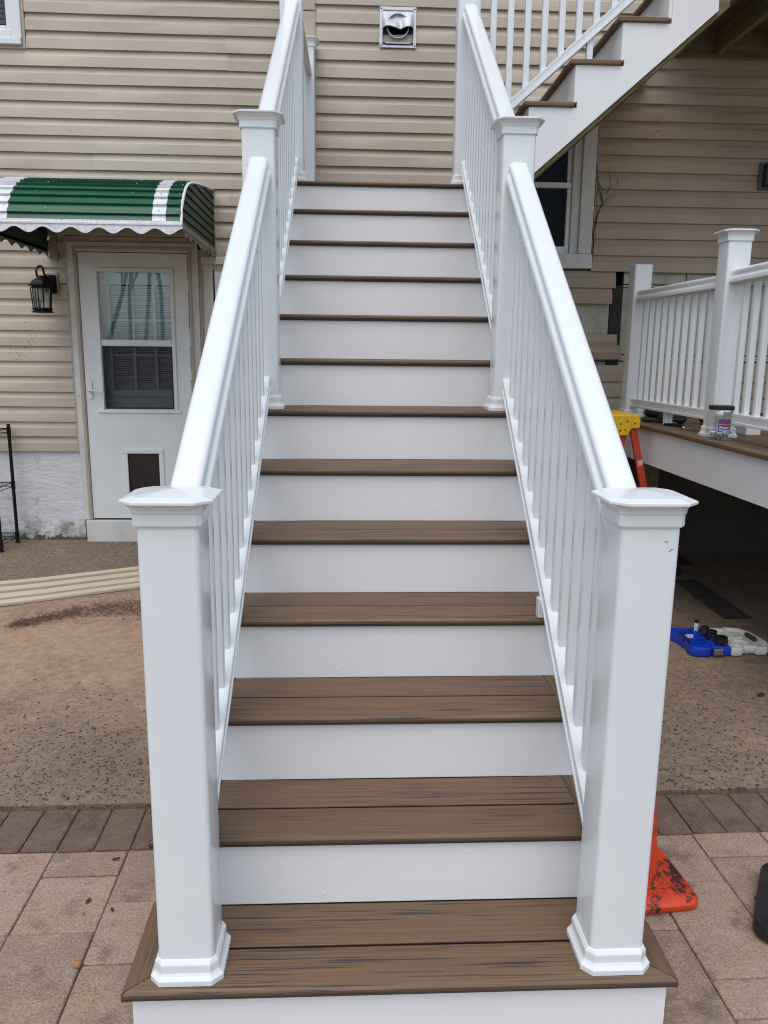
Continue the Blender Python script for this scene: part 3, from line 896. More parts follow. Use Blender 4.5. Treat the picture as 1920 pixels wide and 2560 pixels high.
# ---- right window under the upper stairs
win = empty('right_window', (1.33, RY, 2.7)); win.parent = house; win.location = ORG['right_window'] - ORG['house']
mb = MB()
mb.box(1.588, 1.684, RY - 0.036, RY + 0.08, 2.265, 3.235)
mb.box(1.00, 1.085, RY - 0.036, RY + 0.08, 2.265, 3.235)
mb.box(1.00, 1.684, RY - 0.038, RY + 0.08, 3.2355, 3.295)
mb.box(0.99, 1.690, RY - 0.050, RY + 0.05, 2.162, 2.262)
obj('window_frame', mb, CASING, win, bevel=0.005)
mb = MB()
mb.box(1.530, 1.5875, RY - 0.012, RY + 0.07, 2.265, 3.2345); mb.box(1.0855, 1.14, RY - 0.012, RY + 0.07, 2.265, 3.2345)
mb.box(1.1405, 1.5295, RY - 0.010, RY + 0.06, 3.19, 3.2345)
obj('jamb', mb, CASING, win, bevel=0.003)
mb = MB()
mb.box(1.500, 1.5295, RY + 0.012, RY + 0.05, 2.266, 2.715); mb.box(1.1405, 1.17, RY + 0.012, RY + 0.05, 2.266, 2.715)
mb.box(1.1705, 1.4995, RY + 0.012, RY + 0.05, 2.266, 2.318)
obj('lower_sash', mb, DOORW, win, bevel=0.003)
mb = MB(); mb.box(1.1405, 1.5295, RY + 0.004, RY + 0.055, 2.716, 2.752); obj('meeting_rail', mb, DOORW, win, bevel=0.004)
mb = MB(); mb.box(1.5, 1.5295, RY + 0.03, RY + 0.06, 2.7525, 3.1895); mb.box(1.1405, 1.17, RY + 0.03, RY + 0.06, 2.7525, 3.1895); mb.box(1.17, 1.5, RY + 0.031, RY + 0.059, 3.16, 3.189); obj('upper_sash', mb, DOORW, win, bevel=0.003)
mb = MB(); mb.box(1.171, 1.499, RY + 0.03, RY + 0.034, 2.319, 2.7155); obj('glass_pane', mb, GLASS_D, win)
mb = MB(); mb.box(1.171, 1.499, RY + 0.045, RY + 0.049, 2.753, 3.189); obj('glass_pane', mb, GLASS_D, win)

# ---- awning over the door
aw = empty('door_awning', (-1.68, LY, 2.28), 'curved green metal awning with white stripes and scalloped white edge over the door', 'awning')
AX0, AX1 = -2.289, -1.072
# side profile from the wall outward: (y, z)
APR = [(LY - 0.016, 2.722), (4.45, 2.680), (4.15, 2.636), (3.94, 2.602), (3.83, 2.572), (3.735, 2.526), (3.665, 2.468), (3.615, 2.405), (3.582, 2.340), (3.568, 2.284)]
def along(t):
    """point and outward normal on the awning profile, t in 0..1 by arc length"""
    segs = [math.dist(a, b) for a, b in zip(APR[:-1], APR[1:])]
    d = t * sum(segs)
    for (a, b), s in zip(zip(APR[:-1], APR[1:]), segs):
        if d <= s + 1e-9:
            k = d / s
            p = (a[0] + (b[0] - a[0]) * k, a[1] + (b[1] - a[1]) * k)
            nn = Vector((0, (b[1] - a[1]) / s, -(b[0] - a[0]) / s))
            return p, nn
        d -= s
    return APR[-1], Vector((0, -1, 0))
tl = [i / 21 for i in range(22)]
STR = [(AX0, -2.245, 0), (-2.245, -2.125 + 0.03, 1), (-2.095, -1.240, 0), (-1.240, -1.158, 1), (-1.158, AX1, 0)]
for i in range(len(tl) - 1):
    mb = MB()
    nstep = 2
    ring0, ring1 = [], []
    sec = []
    for j in range(nstep + 1):
        t = tl[i] + (tl[i + 1] - tl[i]) * j / nstep
        p, nn = along(min(1, t))
        lift = 0.001 + 0.015 * (j / nstep) ** 1.2     # each slat rises to its lower lip
        sec.append((p[0] + nn.y * lift, p[1] + nn.z * lift))
    p, nn = along(min(1, tl[i + 1]))
    sec.append((p[0] + nn.y * 0.004 + 0.0, p[1] + nn.z * 0.004 - 0.002))
    for x0, x1, mi in STR:
        a = [(x0 + (0.0004 if mi else 0), y, z) for y, z in sec]; b = [(x1 - (0.0004 if mi else 0), y, z) for y, z in sec]
        mb.loft([a, b], cap=False, closed=False, mi=mi)
    obj('awning_slat', mb, [GREEN, AWHITE], aw)
mb = MB()
rs = random.Random(9)
for i in (9, 12, 14, 16, 18, 20):
    p, nn = along(tl[i] - 0.02)
    for x in (-2.27, -1.95 + 0.04 * (i % 3), -1.37 + 0.05 * (i % 2), -1.2, -1.088):
        c = Vector((x, p[0], p[1])) + nn * 0.014
        mb.lathe([(0.0045, 0), (0.0035, 0.003), (0.001, 0.004)], n=6)
        k = len(mb.v) - 18
        q = nn.to_track_quat('Z', 'Y')
        for v in range(k, len(mb.v)):
            mb.v[v] = tuple(c + q @ Vector(mb.v[v]))
o = obj('rivet', mb, GALV, aw); o['kind'] = 'stuff'
# end panels with horizontal slats
def prof_at(z):
    """front y of the awning at height z"""
    pts = [p for p in APR]
    for (a, b) in zip(pts[:-1], pts[1:]):
        if b[1] <= z <= a[1]:
            k = (a[1] - z) / (a[1] - b[1] + 1e-9)
            return a[0] + (b[0] - a[0]) * k
    return pts[-1][0]
for xe, s in ((AX1, 1), (AX0, -1)):
    z = 2.286
    nsl = 8
    hgt = (2.722 - 2.286) / nsl
    for i in range(nsl):
        z0, z1 = 2.286 + hgt * i, min(2.716, 2.286 + hgt * (i + 1) + 0.004)
        y0, y1 = prof_at(max(z0, 2.2861)) + 0.01, prof_at(z1) + 0.01
        mb = MB()
        out, inn = xe + s * 0.014, xe + s * 0.002
        mb.add([(out, y0, z0), (out, LY - 0.018, z0), (inn, LY - 0.018, z1), (inn, min(y1, LY - 0.02), z1)], [(0, 1, 2, 3)])
        mb.add([(out, y0, z0), (out, LY - 0.018, z0), (inn, LY - 0.018, z0 + 0.001), (inn, y0, z0 + 0.001)], [(0, 1, 2, 3)])
        obj('end_slat', mb, GREEN_D, aw)
    mb = MB()
    mb.tube([(xe + s * 0.006, y - 0.002, z_ + 0.004) for y, z_ in APR], 0.009, 6)
    obj('edge_bead', mb, AWDIRT if s < 0 else AWHITE, aw, smooth=60)
    # scalloped strip along the bottom of the side
    mb = MB(); n_ = 96; top, bot = [], []
    for i in range(n_ + 1):
        y = 3.566 + (LY - 0.02 - 3.566) * i / n_
        ph = (i / n_) * 7.5
        zz = 2.225 + 0.028 * abs(math.cos(math.pi * ph)) ** 1.2
        top.append((xe + s * 0.016, y, 2.292)); bot.append((xe + s * 0.016, y, zz))
    a2 = [(x - s * 0.002, y, z_) for x, y, z_ in top]; b2 = [(x - s * 0.002, y, z_) for x, y, z_ in bot]
    mb.loft([top, bot, b2, a2], cap=False, closed=False)
    obj('side_valance', mb, AWDIRT, aw)
    mb = MB(); mb.box(xe + s * 0.017 - 0.003, xe + s * 0.017 + 0.003, 3.57, LY - 0.02, 2.266, 2.298); obj('side_rail', mb, AWDIRT, aw)
mb = MB(); n_ = 120; rows = [[], [], []]
for i in range(n_ + 1):
    x = AX0 - 0.016 + (AX1 - AX0 + 0.032) * i / n_
    ph = (x + 1.80) / 0.166 + 0.5
    zz = 2.234 + 0.017 * (1 + math.cos(2 * math.pi * ph))
    rows[0].append((x, 3.553, 2.312)); rows[1].append((x, 3.551, 2.280)); rows[2].append((x, 3.549, zz))
back = [[(x, y + 0.0025, z_) for x, y, z_ in r] for r in reversed(rows)]
mb.loft(rows + back, cap=False, closed=False)
obj('front_valance', mb, AWHITE, aw)
mb = MB(); mb.prism([(3.5555, 2.282), (3.5455, 2.286), (3.5455, 2.296), (3.5555, 2.300)], 'x', AX0 - 0.016, AX1 + 0.016); obj('valance_rib', mb, AWHITE, aw)
mb = MB(); mb.box(AX0 + 0.02, AX0 + 0.06, LY - 0.035, LY - 0.017, 2.20, 2.68); mb.box(AX1 - 0.06, AX1 - 0.02, LY - 0.035, LY - 0.017, 2.25, 2.68); mb.box(AX0 + 0.061, AX1 - 0.061, LY - 0.033, LY - 0.017, 2.63, 2.68)
obj('wall_bracket', mb, AWDIRT, aw)
mb = MB()
for y in (3.75, 4.05, 4.4):
    mb.box(AX0 + 0.01, AX1 - 0.01, y, y + 0.022, along(0)[0][1] * 0 + {3.75: 2.505, 4.05: 2.59, 4.4: 2.65}[y], {3.75: 2.52, 4.05: 2.605, 4.4: 2.665}[y])
obj('cross_rail', mb, AWDIRT, aw)

# ---- wall lantern
lan = empty('wall_lantern', (-2.27, LY, 2.04), 'black coach lantern with rippled glass fixed to the siding left of the storm door', 'lantern')
LX, LYY = -2.292, 4.565
mb = MB(); mb.box(-2.345, -2.236, LY - 0.034, LY - 0.002, 1.955, 2.115); obj('mounting_block', mb, TRIMB, lan, bevel=0.004)
mb = MB()
mb.loft([[(x, y, z) for x, z in rrect(0.088, 0.135, 0.012, 2, -2.292, 2.030)] for y in (LY - 0.036, LY - 0.052)])
mb.loft([[(x, y, z) for x, z in rrect(0.070, 0.112, 0.02, 2, -2.292, 2.032)] for y in (LY - 0.052, LY - 0.085)])
mb.tube([(-2.292, LY - 0.08, 2.045), (-2.292, LY - 0.13, 2.07), (-2.292, LY - 0.18, 2.066), (-2.292, LYY, 2.05)], 0.020, 10, r1=0.012)
obj('back_plate', mb, BLACKM, lan, smooth=40)
mb = MB()
pts = [(LX - 0.020, LYY, 2.062)] + [(LX + 0.026 * math.cos(t) * -1 , LYY + 0.01 * math.sin(t), 2.10 + 0.042 * math.sin(t)) for t in [math.pi * k / 8 for k in range(9)]] + [(LX + 0.03, LYY + 0.03, 2.055)]
mb.tube(pts, 0.0085, 8)
obj('hanging_loop', mb, BLACKM, lan, smooth=60)
mb = MB()
mb.lathe([(0.004, 2.078), (0.014, 2.070), (0.020, 2.058), (0.044, 2.050), (0.064, 2.036), (0.076, 2.018), (0.092, 2.010), (0.092, 2.003), (0.076, 1.998), (0.066, 1.984)], (LX, LYY), 6)
obj('lantern_hood', mb, BLACKM, lan)
mb = MB()
mb.lathe([(0.070, 1.846), (0.076, 1.842), (0.076, 1.836), (0.066, 1.832), (0.066, 1.826), (0.080, 1.822), (0.080, 1.814), (0.02, 1.808)], (LX, LYY), 6)
obj('lantern_base', mb, BLACKM, lan)
mb = MB()
for k in range(6):
    for dt in (0.0, 0.38):
        t = math.pi / 3 * k + dt * (math.pi / 3) * 0 + (0 if dt == 0 else math.pi / 6)
        if dt and k % 2:
            continue
        r0, r1 = (0.076, 0.064) if dt == 0 else (0.066, 0.056)
        mb.tube([(LX + r0 * math.cos(t), LYY + r0 * math.sin(t), 1.99), (LX + r1 * math.cos(t), LYY + r1 * math.sin(t), 1.842)], 0.0045, 5)
obj('lantern_rib', mb, BLACKM, lan); bpy.data.objects['lantern_rib']['kind'] = 'stuff'
mb = MB(); mb.lathe([(0.062, 1.985), (0.054, 1.846)], (LX, LYY), 12); obj('lantern_glass', mb, LANTG, lan, smooth=40)
mb = MB(); mb.lathe([(0.012, 1.985), (0.022, 1.965), (0.024, 1.93), (0.020, 1.905), (0.008, 1.892)], (LX, LYY), 12); obj('bulb', mb, BULB, lan, smooth=60)

# ---- dryer vent hood
vt = empty('vent_hood', (0.272, RY, 3.7), 'square galvanised vent hood with dented half cowl on the siding above the stairs', 'vent')
vx0, vx1, vz0, vz1 = 0.149, 0.396, 3.582, 3.832
vy = RY - 0.017
mb = MB(); fw = 0.020
mb.box(vx0, vx0 + fw, vy - 0.012, vy, vz0, vz1); mb.box(vx1 - fw, vx1, vy - 0.012, vy, vz0, vz1)
mb.box(vx0 + fw, vx1 - fw, vy - 0.011, vy, vz1 - fw, vz1); mb.box(vx0 + fw, vx1 - fw, vy - 0.011, vy, vz0, vz0 + fw * 0.8)
obj('vent_frame', mb, mat('pale_aluminium', (0.72, 0.73, 0.75), 0.45, 0.2, var=0.06, vscale=12), vt, bevel=0.002)
mb = MB(); rings = []
nx = 20
zb, zt = 3.694, vz1 - fw
for j in range(9):
    k = j / 8
    z = zt + (zb - zt) * k
    ring = []
    for i in range(nx + 1):
        u = i / nx
        x = vx0 + fw + (vx1 - vx0 - 2 * fw) * u
        out = 0.060 * k
        dent = 0.022 * math.exp(-((u - 0.58) / 0.10) ** 2) * k + 0.014 * math.exp(-((u - 0.3) / 0.22) ** 2 - ((k - 0.45) / 0.25) ** 2)
        edge = min(1, min(u, 1 - u) / 0.07)
        ring.append((x, vy - 0.004 - out * (0.55 + 0.45 * edge) + dent, z + 0.006 * math.sin(u * 9) * k))
    rings.append(ring)
mb.loft(rings, cap=False, closed=False)
lo = rings[-1]
mb.loft([lo, [(x, y + 0.004, z - 0.004) for x, y, z in lo], [(x, y + 0.01, z + 0.004) for x, y, z in lo]], cap=False, closed=False)
obj('vent_cowl', mb, GALV, vt, smooth=60)
mb = MB()
for s in (0, 1):
    x = vx0 + fw + 0.001 if s == 0 else vx1 - fw - 0.001
    side = [(x, vy - 0.003, zt)] + [(x, vy - 0.004 - 0.060 * 0.55 * k, zt + (zb - zt) * k) for k in (0.25, 0.5, 0.75, 1)] + [(x, vy - 0.003, vz0 + fw)]
    mb.add(side, [tuple(range(len(side)))])
obj('vent_cheek', mb, GALV, vt)
mb = MB(); mb.box(vx0 + fw, vx1 - fw, vy - 0.003, vy - 0.001, vz0 + fw * 0.8, vz1 - fw); obj('vent_back', mb, mat('shaded_opening_metal', (0.035, 0.034, 0.032), 0.6, 0.3, var=0.4, vscale=14), vt)  # near-black colour stands in for the shade inside the hood opening
mb = MB()
mb.lathe([(0.078, vy - 0.003), (0.078, vy - 0.03), (0.072, vy - 0.03), (0.072, vy - 0.003)], (0.272, 3.712), 28, axis='y')
obj('duct_collar', mb, GALV, vt, smooth=50)
mb = MB(); mb.box(vx0 + fw + 0.02, vx1 - fw - 0.02, vy - 0.02, vy - 0.004, vz0 + 0.022, vz0 + 0.030); obj('vent_lip', mb, GALV, vt)
mb = MB()
for x in (vx0 + 0.010, vx1 - 0.010):
    for z in (vz0 + 0.012, vz1 - 0.012):
        mb.lathe([(0.005, vy - 0.0125), (0.003, vy - 0.0165)], (x, z), 8, axis='y')
o = obj('screw_head', mb, BLACKP, vt); o['kind'] = 'stuff'

# ---- dark box at the far right of the wall
wb = empty('wall_box', (2.97, RY, 2.8), 'black utility box on the shaded siding at the right edge', 'box')
mb = MB(); mb.box(2.862, 3.08, RY - 0.05, RY - 0.004, 2.722, 2.905); obj('mounting_plate', mb, mat('grey_plate', (0.13, 0.13, 0.12), 0.6, var=0.2, vscale=8), wb, bevel=0.004)
mb = MB(); mb.box(2.878, 3.06, RY - 0.10, RY - 0.051, 2.735, 2.89); obj('box_body', mb, BLACKP, wb, bevel=0.008)

# ------------------------------------------------------------------ main staircase
H, RUN, D = 0.19, 0.26, 0.275
NB_ = 13
TH = 0.0255
def sk(y):
    return 0.0165 * y          # the flight drifts a little to the right on its way up
stairs = empty('staircase', (0.06, 0, 0), 'wide white and brown composite staircase climbing to the house landing', 'staircase')
XL, XR = -0.547, 0.673

def th_():
    return TH

def board_prof(wd, th=TH, r=0.006, rf=None, rb=None):
    """cross-section (a across, b up) of a deck board with eased edges; a from 0 to wd"""
    rf = rf or r
    rb = rb or r
    out = []
    for cx, cz, t0, rr in ((wd - rb, -rb, 0, rb), (rf, -rf, 90, rf), (rf, -th + rf, 180, rf), (wd - rb, -th + rb, 270, rb)):
        for k in range(4):
            t = rad(t0 + 30 * k)
            out.append((cx + rr * math.cos(t), cz + rr * math.sin(t)))
    return out

def deck_board(x0, x1, y0, wd, z, parent, m0=0.0, m1=0.0, name='deck_board', rf=None, m=None, rb=None, lip=False):
    """board running along X; m0/m1 mitres (x shift per unit y)"""
    cx = (x0 + x1) / 2
    pr = board_prof(wd, rf=rf, rb=rb)
    if lip:                              # grooved joint edge facing the nosing board
        pr = [p for p in pr if p[0] > 0.5 * wd][:4] + [(0.0012, 0.0), (0.0, -0.0012), (0.0, -0.0034), (0.009, -0.0038), (0.009, -0.019), (0.0, -0.0195), (0.0, -th_()), ] + [p for p in pr if p[0] > 0.5 * wd][4:]
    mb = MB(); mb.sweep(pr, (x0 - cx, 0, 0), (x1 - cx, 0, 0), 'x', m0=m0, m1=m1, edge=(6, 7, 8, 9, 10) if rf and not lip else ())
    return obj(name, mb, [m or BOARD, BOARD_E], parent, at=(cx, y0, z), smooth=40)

def deck_board_y(x0, y0, y1, wd, z, parent, m0=0.0, m1=0.0, name='deck_board', flip=False):
    """board running along Y, built along local X and turned a quarter; outer edge at x0, width towards -x (flip: +x)"""
    ln = y1 - y0
    mb = MB(); pr = board_prof(wd)
    if flip:
        pr = [(-a, b) for a, b in reversed(pr)]
    mb.sweep(pr, (0, 0, 0), (ln, 0, 0), 'x', m0=m0, m1=m1)
    return obj(name, mb, BOARD, parent, at=(x0, y0, z), rot=(0, 0, rad(90)), smooth=40)

treads = []
for n in range(1, NB_):
    y0, z = (n - 1) * RUN, n * H
    t = empty('tread', (0, y0, z)); t.parent = stairs; t.location = ORG[t.name] - ORG['staircase']
    a, b = XL + sk(y0), XR + sk(y0)
    BW = 0.124 if n == 1 else 0.131
    RW = 0.135
    dep = D - 0.004
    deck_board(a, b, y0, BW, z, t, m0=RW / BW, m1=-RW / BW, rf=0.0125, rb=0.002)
    deck_board(a + RW + 0.002, b - RW - 0.002, y0 + BW + 0.0085, dep - BW - 0.0045, z, t, m=BOARD_R if n > 1 else BOARD, lip=True)
    # returns at both ends, mitred into the front board: left outer edge at a, right outer edge at b
    ln = D + 0.02
    mb = MB(); mb.sweep(board_prof(RW), (0, 0, 0), (ln, 0, 0), 'x', m0=0, m1=0)
    for side in (0, 1):
        mb = MB()
        pr = board_prof(RW)
        # local x = world y ; local y = -world x
        if side == 0:   # outer edge on the left: local y runs from 0 (outer) to -RW
            pr = [(-q, b_) for q, b_ in reversed(pr)]
            mb.sweep(pr, (0.0028, 0, 0), (ln, 0, 0), 'x', m0=-BW / RW, m1=0)
            obj('return_board', mb, BOARD, t, at=(a, y0, z), rot=(0, 0, rad(90)), smooth=40)
        else:
            mb.sweep(pr, (0.0028, 0, 0), (ln, 0, 0), 'x', m0=BW / RW, m1=0)
            obj('return_board', mb, BOARD, t, at=(b, y0, z), rot=(0, 0, rad(90)), smooth=40)
    treads.append(t)

# landing
land = empty('landing', (0, 12 * RUN, 13 * H)); land.parent = stairs; land.location = ORG['landing'] - ORG['staircase']
yl = 12 * RUN
a, b = XL + sk(yl), XR + sk(yl)
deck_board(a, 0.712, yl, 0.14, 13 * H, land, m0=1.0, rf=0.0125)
yy = yl + 0.144
while yy < RY - 0.16:
    deck_board(a + 0.144, 0.692, yy, 0.14, 13 * H, land); yy += 0.144
deck_board(a + 0.144, 0.692, yy, RY - 0.02 - yy, 13 * H, land)
mb = MB(); pr = [(-q, b_) for q, b_ in reversed(board_prof(0.14))]
mb.sweep(pr, (0.003, 0, 0), (RY - 0.02 - yl, 0, 0), 'x', m0=-1.0)
obj('deck_board', mb, BOARD, land, at=(a, yl, 13 * H), rot=(0, 0, rad(90)), smooth=40)
mb = MB()
mb.box(a + 0.03, a + 0.055, yl + 0.05, RY - 0.02, 13 * H - 0.26, 13 * H - TH - 0.002)
mb.box(a + 0.056, 0.66, yl + 0.04, yl + 0.08, 13 * H - 0.26, 13 * H - TH - 0.002)
obj('rim_board', mb, PVC, land)
mb = MB(); mb.box(a + 0.07, a + 0.16, 4.2, 4.29, 0.03, 13 * H - TH - 0.002); mb.box(0.60, 0.69, 4.2, 4.29, 0.03, 13 * H - TH - 0.002)
obj('support_post', mb, PTWOOD, land)

# risers with plugged screw holes
rs = random.Random(11)
for n in range(1, NB_ + 1):
    y = (n - 1) * RUN + 0.016 if n > 1 else 0.020
    z0, z1 = (n - 1) * H + 0.0005, n * H - TH - 0.0005
    if n == 1:
        z0 = 0.0
    a, b = -0.529 + sk(y), 0.655 + sk(y)
    mb = MB(); mb.box(a, b, 0, 0.018, z0, z1)
    r_ = obj('riser', mb, PVC, stairs, at=(0, y, 0))
    mb = MB()
    for u in (0.08, 0.355, 0.66, 0.93):
        for zz in (0.2, 0.82):
            mb.lathe([(0.0056, 0.0004), (0.0056, -0.0005), (0.0044, -0.0008)], (a + (b - a) * (u + rs.uniform(-.02, .02)), z0 + (z1 - z0) * (zz + rs.uniform(-.04, .04))), 10, axis='y')
    o = obj('screw_plug', mb, PVC, r_, at=(0, y, 0)); o['kind'] = 'stuff'

# side skirts below the treads
for side, xs_ in ((0, -0.511), (1, 0.627)):
    mb = MB()
    prof = [(0.055, 0.0)]
    for n in range(1, NB_ + 1):
        yb_ = (n - 1) * RUN + 0.036
        prof.append((yb_, (n - 1) * H - (TH + 0.002 if n > 1 else 0))); prof.append((yb_, n * H - TH - 0.002))
    prof.append((12 * RUN + 0.04, 13 * H - TH - 0.003))
    prof.append((12 * RUN + 0.04, 13 * H - 0.36))
    prof.append((0.62, 0.03))
    # drop duplicate first point
    prof = prof[1:]
    ra = [(xs_ + sk(y), y, z) for y, z in prof]; rb = [(xs_ + (0.018 if side == 0 else -0.018) + sk(y), y, z) for y, z in prof]
    mb.loft([ra, rb])
    obj('stringer', mb, PVC, stairs)

# ---- railing parts
PW = 0.121
def post(x, y, z0, ztop, parent, cap=True, skirt=True, lean=0.0, capw=0.182):
    """square sleeve post with flared cap and stepped skirt"""
    p = empty('railing_post', (x, y, z0)); p.parent = parent; p.location = ORG[p.name] - ORG[parent.name]
    mb = MB()
    pr = rrect(PW, PW, 0.011, 4)
    rings = []
    for k in range(3):
        t = k / 2
        z = z0 + (ztop + (0.03 if cap else 0) - z0) * t
        rings.append([(q[0] + lean * (z - z0), q[1], z - z0) for q in pr])
    mb.loft(rings)
    obj('post_sleeve', mb, VINYL, p, at=(x, y, z0), smooth=30, bevel=0)
    if cap:
        zc = ztop - z0
        lx = lean * zc
        mb = MB(); c1 = PW + 0.013
        cl = lambda w_, c, z: [(q[0] + lx, q[1], z) for q in clip_rect(w_, w_, c)]
        rings = [cl(c1 - 0.003, 0.009, zc), cl(c1, 0.010, zc + 0.003), cl(c1, 0.010, zc + 0.025), cl(c1 + 0.004, 0.011, zc + 0.0275), cl(c1 + 0.006, 0.012, zc + 0.034), cl(c1 + 0.012, 0.015, zc + 0.040), cl(c1 + 0.022, 0.02, zc + 0.0445), cl(capw - 0.002, 0.029, zc + 0.0465), cl(capw, 0.030, zc + 0.0475), cl(capw, 0.030, zc + 0.0520), cl(capw - 0.002, 0.0295, zc + 0.0530), cl(capw - 0.036, 0.020, zc + 0.0578), cl(capw - 0.0385, 0.020, zc + 0.0570), cl(capw - 0.041, 0.0195, zc + 0.0580), cl(0.010, 0.003, zc + 0.0655)]
        mb.loft(rings)
        obj('post_cap', mb, VINYL, p, at=(x, y, z0))
    if skirt:
        mb = MB(); s1 = 0.158
        cl = lambda w_, c, z: [(q[0], q[1], z) for q in clip_rect(w_, w_, c)]
        mb.loft([cl(s1, 0.022, 0.0006), cl(s1, 0.022, 0.012), cl(s1 - 0.002, 0.0215, 0.0135), cl(s1 - 0.012, 0.019, 0.020), cl(s1 - 0.018, 0.017, 0.026), cl(s1 - 0.019, 0.0165, 0.044), cl(s1 - 0.022, 0.015, 0.047), cl(PW + 0.007, 0.011, 0.053), cl(PW + 0.001, 0.009, 0.0545)], cap=False)
        obj('post_skirt', mb, VINYL, p, at=(x, y, z0))
    return p

HP = [(0.014, 0.0), (0.022, -0.0008)] + [(0.020 + 0.0145 * math.sin(rad(t)), -0.016 + 0.0150 * math.cos(rad(t))) for t in (18, 36, 54, 72, 90)] + [(0.0340, -0.023), (0.0320, -0.029), (0.0312, -0.033), (0.0325, -0.038), (0.0365, -0.042), (0.0415, -0.045), (0.0440, -0.049), (0.0445, -0.066), (0.042, -0.068)]
HPROF = HP + [(-a, b) for a, b in reversed(HP)]
BP = [(0.026, 0.0), (0.0285, -0.002), (0.0285, -0.014), (0.027, -0.016), (0.027, -0.040), (0.0305, -0.043), (0.0305, -0.054), (0.028, -0.056)]
BPROF = BP + [(-a, b) for a, b in reversed(BP)]

def rail_y(parent, x0, x1, y0, y1, zt0, zt1, zb0, zb1, first, step, nmax=60, bw=0.030, ends=None):
    """rail running mostly along Y: top rail, bottom rail and balusters"""
    r = empty('railing', (x0, y0, zb0)); r.parent = parent; r.location = ORG[r.name] - ORG[parent.name]
    mb = MB(); mb.sweep(HPROF, (x0, y0, zt0), (x1, y1, zt1), 'y'); obj('top_rail', mb, VINYL, r, smooth=46)
    mb = MB(); mb.sweep(BPROF, (x0, y0, zb0), (x1, y1, zb1), 'y'); obj('bottom_rail', mb, VINYL, r, smooth=28)
    y = first; cnt = 0; me = None
    while (y < max(y0, y1) - 0.03) and cnt < nmax:
        k = (y - y0) / (y1 - y0)
        xb = x0 + (x1 - x0) * k
        z0 = zb0 + (zb1 - zb0) * k - 0.02; z1 = zt0 + (zt1 - zt0) * k - 0.055
        if me is None:
            mb = MB(); mb.loft([[(q[0], q[1], z) for q in rrect(bw, bw, 0.004, 2)] for z in (0, z1 - z0)]); me = mesh_of('baluster', mb, VINYL, 30)
        obj('baluster', me, None, r, at=(xb, y, z0))
        y += step; cnt += 1
    return r

PXL, PXR = -0.414, 0.540
def nose(y):
    return H + H / RUN * y
PY1, PY2, PY3 = 0.096, 6 * RUN + 0.095, 12 * RUN + 0.095
for x, ln in ((PXL, 0.0), (PXR, 0.004)):
    post(x + sk(PY1), PY1, H, 1.209, stairs, lean=ln, capw=0.180)
    post(x + sk(PY2) - 0.001, PY2, 7 * H, 7 * H + 1.006, stairs)
    post(x + sk(PY3) - 0.006, PY3, 13 * H, 13 * H + 1.30, stairs)
    for pa, pb, sh in ((PY1, PY2, 0.0), (PY2, PY3, 0.0)):
        y0, y1 = pa + PW / 2 - 0.001, pb - PW / 2 + 0.001
        rail_y(stairs, x + sk(y0), x + sk(y1), y0, y1, nose(y0) + 0.922, nose(y1) + 0.884, nose(y0) + 0.099, nose(y1) + 0.099, y0 + 0.075, 0.0985)
SCUFF = mat('scuff_mark', (0.10, 0.10, 0.11), 0.8, var=0.3, vscale=80)
mb = MB()
mb.tube([(0.573, PY1 - PW / 2 - 0.0006, 1.180), (0.577, PY1 - PW / 2 - 0.0006, 1.178), (0.580, PY1 - PW / 2 - 0.0006, 1.181)], 0.0007, 4)
mb.tube([(0.584, PY1 - PW / 2 - 0.0006, 1.158), (0.588, PY1 - PW / 2 - 0.0006, 1.163), (0.592, PY1 - PW / 2 - 0.0006, 1.164)], 0.0007, 4)
o = obj('scuff', mb, SCUFF, stairs); o['kind'] = 'stuff'
# landing rail on the left, and its wall-side post
post(PXL + 0.066, 4.29, 13 * H, 13 * H + 1.055, stairs, skirt=True)
y0, y1 = PY3 + PW / 2 - 0.001, 4.29 - PW / 2 + 0.001
rail_y(stairs, PXL + sk(y0), PXL + 0.066, y0, y1, 13 * H + 0.95, 13 * H + 0.95, 13 * H + 0.14, 13 * H + 0.14, y0 + 0.07, 0.105)
# small white foot block standing on a tread below the right rail
mb = MB(); mb.box(-0.016, 0.016, -0.016, 0.016, 0.0006, 0.060); obj('rail_foot', mb, VINYL, stairs, at=(0.532, 0.80, 0.76), bevel=0.002)

